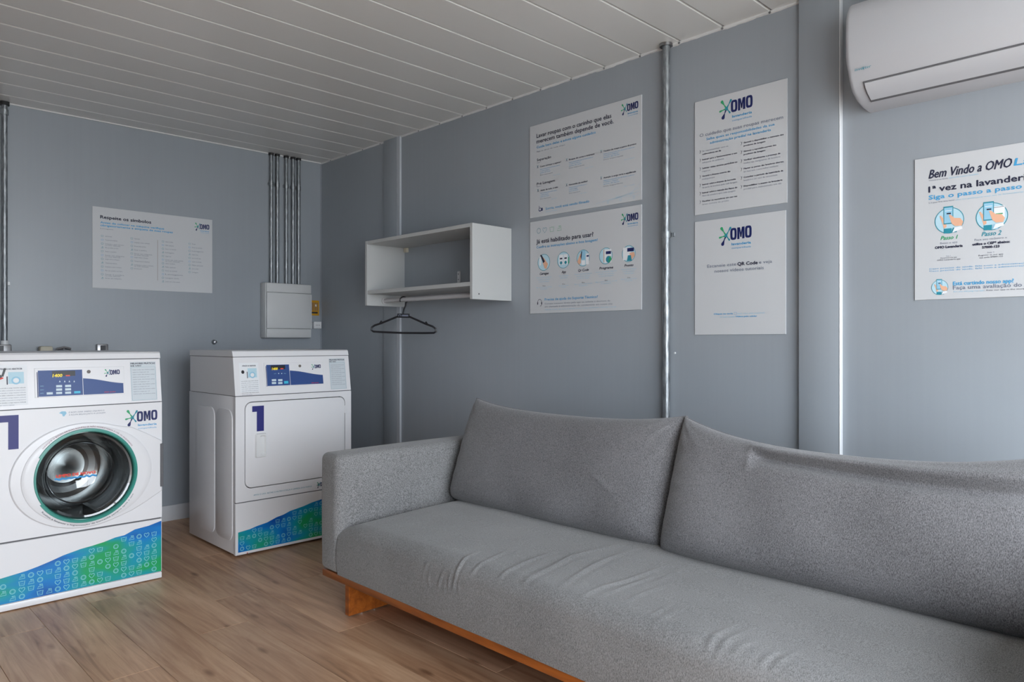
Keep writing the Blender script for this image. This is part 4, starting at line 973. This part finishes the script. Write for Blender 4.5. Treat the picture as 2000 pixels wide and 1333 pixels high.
q = MB(); one = [(1.640, .751), (1.702, .751), (1.702, .622), (1.664, .622), (1.664, .722), (1.640, .722)]; poly(q, FD, one[::-1], M_one, .0030); q.build('number_one', dr)
for z in (.70, .43):
    q = MB(); q.box(2.170, 2.182, dyf-.006, dyf+.004, z-.022, z+.022, M_white, .002, 1); q.build('hinge', dr)
q = MB(); q.box(dx0, dx1, dyf, dyf+.022, .012, .270, M_white, .002, 1); q.build('lower_panel', e)
tz = [FD.P(360+x*.18753, 860+y*.18753) for x, y in ((560, 965), (680, 930), (760, 895), (860, 860), (960, 805), (1030, 778), (1100, 740), (1240, 690), (1330, 650), (1420, 620))] + [(2.10, .236), (dx1-.012, .262)]
wave_band(e, FD, tz[0][0], dx1-.012, tz, .026, 0, 9)
q = MB(); a = FD.P(360+720*.18753, 860+582*.18753); b = FD.P(360+1325*.18753, 860+470*.18753); text(q, FD, 'APÓS O USO, RETIRE O FILTRO E FAÇA A LIMPEZA DOS FIAPOS', a[0], a[1], b[0]-a[0], .0065, M_teal); q.build('slogan', e)
a = FD.P(360+1400*.18753, 860+465*.18753); q = MB()
for an in (20, 90, 160, 230, 310): stroke(q, FD, [a, (a[0]+.010*math.cos(math.radians(an)), a[1]+.010*math.sin(math.radians(an)))], .003, M_navy)
logo(q, FD, a[0]-.012, a[1]+.014, .06, False); q.build('logo', e)
q = MB(); a = FD.P(360+655*.18753, 860+1200*.18753); disc(q, FD, a[0], .016, .003, M_red, .0008, n=8); q.build('small_mark', e)
console_print(e, console_frame(0, dyf), dx0, False)
feet(e, dx0, dx1, dyf, dyb-.02)

# ------------------------------------------------------------------ sofa
syA, syB = .070, 2.585         # outer ends of the arms
sfx = 1.480; AT = .130         # seat front plane, arm thickness
e = empty('sofa', (1.95, (syA+syB)/2, 0), 'long grey fabric sofa on an orange wood base, along the right wall', 'sofa')
q = MB(); q.box(sfx+.008, 2.42, syA+.005, syB-.005, .152, .180, M_wood, .0025); q.build('base_board', e)
for yy in (2.462, syA+.11):
    q = MB(); q.box(1.536, 2.30, yy, yy+.028, .006, .152, M_wood, .002, 1); lg = q.build('leg', e)
    for xx in (1.60, 1.66, 2.24): MB().tube([(xx, yy+.014, 0), (xx, yy+.014, .007)], .009, M_chrome, 10).build('glide', lg)
def soft_box(x0, x1, y0, y1, z0, z1, r, puff, nm, m, res=.03):
    """rounded upholstered block: every face subdivided, edges rounded, faces slightly full"""
    bm = bmesh.new(); bmesh.ops.create_cube(bm, size=1)
    for v in bm.verts: v.co = Vector(((x0+x1)/2+v.co.x*(x1-x0), (y0+y1)/2+v.co.y*(y1-y0), (z0+z1)/2+v.co.z*(z1-z0)))
    bmesh.ops.bevel(bm, geom=bm.edges[:], offset=r, segments=5, profile=.5, affect='EDGES')
    for ax, (a, b) in enumerate(((x0, x1), (y0, y1), (z0, z1))):
        k = int((b-a)/.09)
        for i in range(1, k):
            co = [0, 0, 0]; no = [0, 0, 0]; co[ax] = a+(b-a)*i/k; no[ax] = 1
            if a+r < co[ax] < b-r: bmesh.ops.bisect_plane(bm, geom=bm.verts[:]+bm.edges[:]+bm.faces[:], plane_co=co, plane_no=no)
    cc = Vector(((x0+x1)/2, (y0+y1)/2, (z0+z1)/2)); hh = Vector(((x1-x0)/2, (y1-y0)/2, (z1-z0)/2))
    for v in bm.verts:
        t = [(v.co[i]-cc[i])/hh[i] for i in range(3)]
        for i in range(3):
            j, k = [x for x in range(3) if x != i]
            if abs(t[i]) > .8 and not (i == 2 and t[2] < 0): v.co[i] += math.copysign(puff, t[i])*(1-t[j]**2)*(1-t[k]**2)*abs(t[i])
    q = MB(); q.bm(bm, m, True); return q.build(nm, e, auto=60)
ya_in, yb_in = syA+AT, syB-AT
soft_box(sfx, 2.415, syB-AT, syB, .180, .640, .026, .006, 'arm', M_fab)
soft_box(sfx, 2.415, syA, syA+AT, .180, .640, .026, .006, 'arm', M_fab)
soft_box(2.205, 2.420, syA+AT-.01, syB-AT+.01, .180, .652, .035, .004, 'backrest', M_fab)
# seat with creases in the cloth
zt0 = .400
paths = []
zz = lambda x, y: (660+x*.32, 960+y*.32)
for pl, amp, wd in (([(700, 600), (712, 560), (722, 510), (740, 465), (800, 395), (860, 370)], .0042, .007), ([(810, 515), (850, 465), (900, 430), (980, 390), (1080, 350)], .0030, .009), ([(615, 600), (620, 550), (640, 500), (670, 455)], .0028, .006), ([(680, 600), (675, 560), (690, 500)], .0025, .006),
                    ([(990, 530), (1060, 475), (1130, 440), (1250, 395), (1330, 375)], .0038, .010), ([(1140, 558), (1200, 512), (1300, 465), (1420, 400), (1530, 370), (1660, 345), (1760, 325)], .0045, .011), ([(1370, 568), (1450, 515), (1550, 455), (1640, 415), (1730, 385), (1850, 360)], .0042, .011),
                    ([(1490, 640), (1600, 585), (1750, 545), (1880, 500), (2000, 455)], .0038, .010), ([(1600, 640), (1720, 590), (1850, 545), (1960, 510)], .0025, .009), ([(1740, 680), (1850, 625), (1980, 580)], .0025, .010), ([(1900, 770), (1950, 740), (2010, 700)], .0025, .010),
                    ([(530, 470), (545, 440), (600, 410)], .0018, .007), ([(440, 470), (450, 440), (480, 415)], .0018, .007), ([(515, 560), (520, 500), (545, 455)], .0018, .006), ([(560, 585), (552, 530), (565, 480)], .0018, .006), ([(740, 620), (735, 560), (748, 500)], .0018, .006), ([(650, 640), (648, 600), (655, 560)], .0015, .006), ([(800, 190), (880, 170)], .0018, .008), ([(850, 225), (960, 200)], .0015, .008)):
    paths.append(([zz(*p) for p in pl], amp, wd))
# fainter creases nearer the camera, on the right part of the seat
z5 = lambda x, y: (1280+x*.4072, 790+y*.4072)
for pl, amp, wd in (([(250, 1190), (270, 1130), (320, 1090), (400, 1060)], .0022, .009), ([(300, 1200), (330, 1150), (390, 1110), (470, 1080)], .0018, .009), ([(500, 1260), (540, 1215), (600, 1180)], .002, .009), ([(560, 1270), (610, 1225), (680, 1190)], .0018, .009), ([(0, 850), (80, 810), (170, 790)], .002, .012), ([(0, 1050), (60, 1010), (150, 980)], .002, .012), ([(380, 1190), (420, 1160), (480, 1140)], .0018, .009)):
    paths.append(([z5(*p) for p in pl], amp, wd))
Rf = .062; zb0 = .182
# cross-section (x, z, nx, nz) from under the front lip up, over the rounded nose and back
sec = []
for i in range(22): z = zb0 + (zt0-Rf-.012-zb0)*i/21; sec.append((sfx+.004-.006*math.sin(math.pi*i/21), z, -1, 0))
for i in range(1, 13):
    a = math.pi - (math.pi/2)*i/12; sec.append((sfx+.004+Rf+Rf*math.cos(a), zt0-Rf-.012+Rf*math.sin(a), math.cos(a), math.sin(a)))
x_ = sfx+.004+Rf
for i in range(1, 131): t = i/130; sec.append((x_+(2.26-x_)*t, zt0-.012+.018*math.sin(min(1, t*1.25)*math.pi*.5), 0, 1))
sec = np.array(sec); ny = 420; Y = np.linspace(ya_in-.004, yb_in+.004, ny)
SX = np.repeat(sec[:, 0][None], ny, 0); SZ = np.repeat(sec[:, 1][None], ny, 0); NX = np.repeat(sec[:, 2][None], ny, 0); NZ = np.repeat(sec[:, 3][None], ny, 0); YY = np.repeat(Y[:, None], len(sec), 1)
arc_s = np.concatenate([[0], np.cumsum(np.hypot(np.diff(sec[:, 0]), np.diff(sec[:, 1])))])
# unrolled coordinate: distance from the top of the nose; used for creases so that they run down the front
i0 = 34; ux = np.where(np.arange(len(sec)) >= i0, sec[:, 0], sec[i0, 0]-(arc_s[i0]-arc_s)); UX = np.repeat(ux[None], ny, 0)
def seat_pt(px, py):
    """where a picture point falls on the seat cover: (y, unrolled x)"""
    d = ray(px, py); f = sec[:, 0]*d.z - (sec[:, 1]-HC)*d.x
    for j in range(len(sec)-1):
        if f[j] <= 0 < f[j+1] or f[j] >= 0 > f[j+1]:
            w_ = f[j]/(f[j]-f[j+1]); xx = sec[j, 0]+(sec[j+1, 0]-sec[j, 0])*w_
            return (xx/d.x*d.y, ux[j]+(ux[j+1]-ux[j])*w_)
    P = floor_at(.40, px, py); return (P.y, P.x)
paths = [([seat_pt(*p) for p in pl], a_, w_) for pl, a_, w_ in paths]
D = np.zeros_like(SX)
for pth, amp, wd in paths:
    pth = np.array(pth); best = np.full(D.shape, 1e9); tt = np.zeros(D.shape)
    n_s = len(pth)-1
    for k in range(n_s):
        a, b = pth[k], pth[k+1]; ab = b-a; L2 = (ab**2).sum()
        t = np.clip(((YY-a[0])*ab[0]+(UX-a[1])*ab[1])/L2, 0, 1)
        dd = np.hypot(YY-(a[0]+t*ab[0]), UX-(a[1]+t*ab[1])); sgn = np.sign((YY-a[0])*ab[1]-(UX-a[1])*ab[0])
        up = dd < best; tt = np.where(up, (k+t)/n_s, tt); sg = np.where(up, sgn, 0) if k == 0 else np.where(up, sgn, sg); best = np.where(up, dd, best)
    env = np.sin(np.pi*np.clip(tt*.9+.05, 0, 1))**.7
    D += 1.0*amp*env*(np.exp(-(best/(wd*.8))**2) - .5*np.exp(-((best-wd*1.5)/wd)**2))
rg = np.random.RandomState(2)
for k in range(26):
    fy, fx = rg.uniform(-14, 14), rg.uniform(-9, 9); D += .00035*np.sin(fy*YY+fx*UX+rg.uniform(0, 6.3))
end = np.minimum(yb_in-YY, YY-ya_in); D -= .030*np.exp(-(np.clip(end, 0, 1)/.055)**1.3)*NZ
SX = SX+NX*D; SZ = SZ+NZ*D
V = np.stack([SX, YY, SZ], -1).reshape(-1, 3); ns = len(sec)
Fs = [(i*ns+j, i*ns+j+1, (i+1)*ns+j+1, (i+1)*ns+j) for i in range(ny-1) for j in range(ns-1)]
q = MB(); q.add(V.tolist(), Fs, M_fab, True)
q.build('seat', e, auto=80)

# ------------------------------------------------------------------ cushions
def cushion(name, yc, wid, hgt, T, bx, bz, tilt, sag, label, fold, seed, mt, yaw=0.0):
    nu, nv = 150, 90; u = np.linspace(-1, 1, nu); v = np.linspace(-1, 1, nv)
    u = np.sin(u*math.pi/2)*.55+u*.45; v = np.sin(v*math.pi/2)*.55+v*.45
    U, Vv = np.meshgrid(u, v, indexing='ij')
    th = T*(np.clip((1-np.abs(U)**9), 0, 1)**.5)*(np.clip((1-np.abs(Vv)**np.where(Vv < 0, 8, 5)), 0, 1)**.5)
    th = th*(1-.16*Vv*(Vv > 0)) + T*.10*np.exp(-((Vv+.55)/.35)**2)*(1-U**4)*(1-Vv**2)
    ear = (np.abs(U)**6)*(np.abs(Vv)**6)
    A = wid/2*U*(1-.006*(1-Vv**2)) + wid*.004*ear*np.sign(U)
    # pulled-in top edge and soft ears
    B = hgt*(Vv+1)/2 - sag*(1-np.abs(U)**2.4)*np.clip(Vv, 0, 1)**2*1.0 + .010*ear*(Vv > 0)
    cr_ = .012*(np.abs(U)**12)*(np.clip(-Vv, 0, 1)**12); B = B + cr_*.8; A = A - np.sign(U)*cr_*.8
    rg = np.random.RandomState(seed); Wn = np.zeros_like(A)
    for k in range(30):
        fu, fv = rg.uniform(-22, 22), rg.uniform(-22, 22); Wn += .0007*np.sin(fu*A+fv*B+rg.uniform(0, 6.3))*(1-np.abs(U)**8)
    # pulls running in from the corners
    for su in (-1, 1):
        for sv in (-1, 1):
            d_ = np.hypot((U-su)*wid/2, (Vv-sv)*hgt/2); an = np.arctan2((Vv-sv)*hgt, (U-su)*wid); Wn += (.0022 if sv > 0 else .0009)*np.exp(-(d_/.12)**2)*np.sin(an*14+seed)*np.clip(d_/.03, 0, 1)
    edge = (np.exp(-((np.abs(U)-.93)/.05)**2)); Wn += .0018*edge*np.sin(B*95+seed)*(1-Vv**4)
    if fold:
        st = 1/(1+np.exp(-(U+.44)/.018)); cv = .60-.26*np.clip((U+.45), 0, 1)**.7*.55
        Wn += -.026*st*np.exp(-((Vv-cv)/.10)**2) + .018*st*np.exp(-((Vv-cv-.22)/.10)**2)
        Wn += .006*np.exp(-((U+.46)/.016)**2)*np.exp(-((Vv-.60)/.26)**2)
        for cu_, cv_, le, am in ((-.30, .86, .10, .005), (-.02, .86, .07, .003)): Wn += -am*np.exp(-(((U-cu_)-(Vv-cv_)*.25)/.014)**2)*np.exp(-((Vv-cv_)/le)**2)
    else:
        # one diagonal crease low on the right
        t = np.clip((U-.42)/.30, 0, 1); ln = -.05-.36*t; Wn += .0040*np.exp(-((Vv-ln)/.035)**2)*np.sin(np.pi*t)
    ct, st_ = math.cos(tilt), math.sin(tilt)
    def place(side):
        th2 = th*(1 if side > 0 else .8) + (Wn if side > 0 else 0)*np.clip(th/T*1.5, 0, 1)
        nrm = -side*th2                      # side>0 faces the room (-X)
        X = bx + B*st_ + nrm*ct; Zc = bz + B*ct - nrm*st_*1.0
        Yc = yc - A*math.cos(yaw); X = X - A*math.sin(yaw)
        return np.stack([X, Yc, Zc], -1).reshape(-1, 3)
    F1 = place(1); F2 = place(-1); N = nu*nv; V = np.concatenate([F1, F2]); Fs = []
    for i in range(nu-1):
        for j in range(nv-1):
            a = i*nv+j; Fs.append((a, a+nv, a+nv+1, a+1)); Fs.append((N+a, N+a+1, N+a+nv+1, N+a+nv))
    rim = [i*nv for i in range(nu)] + [(nu-1)*nv+j for j in range(1, nv)] + [i*nv+nv-1 for i in range(nu-2, -1, -1)] + [j for j in range(nv-2, 0, -1)]
    bm = bmesh.new(); bv = [bm.verts.new(p) for p in V]
    for f in Fs:
        bm.faces.new([bv[k] for k in f])
    bmesh.ops.remove_doubles(bm, verts=bm.verts[:], dist=.0004); bmesh.ops.recalc_face_normals(bm, faces=bm.faces[:])
    q = MB(); q.bm(bm, mt, True)
    base = (bx, yc, bz); o = q.build(name, base=base, auto=80); tag(o, label, 'cushion', 'sofa back cushions')
    s_ = MB(); pts = [Vector(V[k]) for k in rim[::3]]; s_.tube(pts, .0022, mt, 6, closed=True); s_.build('seam', o)
    return o
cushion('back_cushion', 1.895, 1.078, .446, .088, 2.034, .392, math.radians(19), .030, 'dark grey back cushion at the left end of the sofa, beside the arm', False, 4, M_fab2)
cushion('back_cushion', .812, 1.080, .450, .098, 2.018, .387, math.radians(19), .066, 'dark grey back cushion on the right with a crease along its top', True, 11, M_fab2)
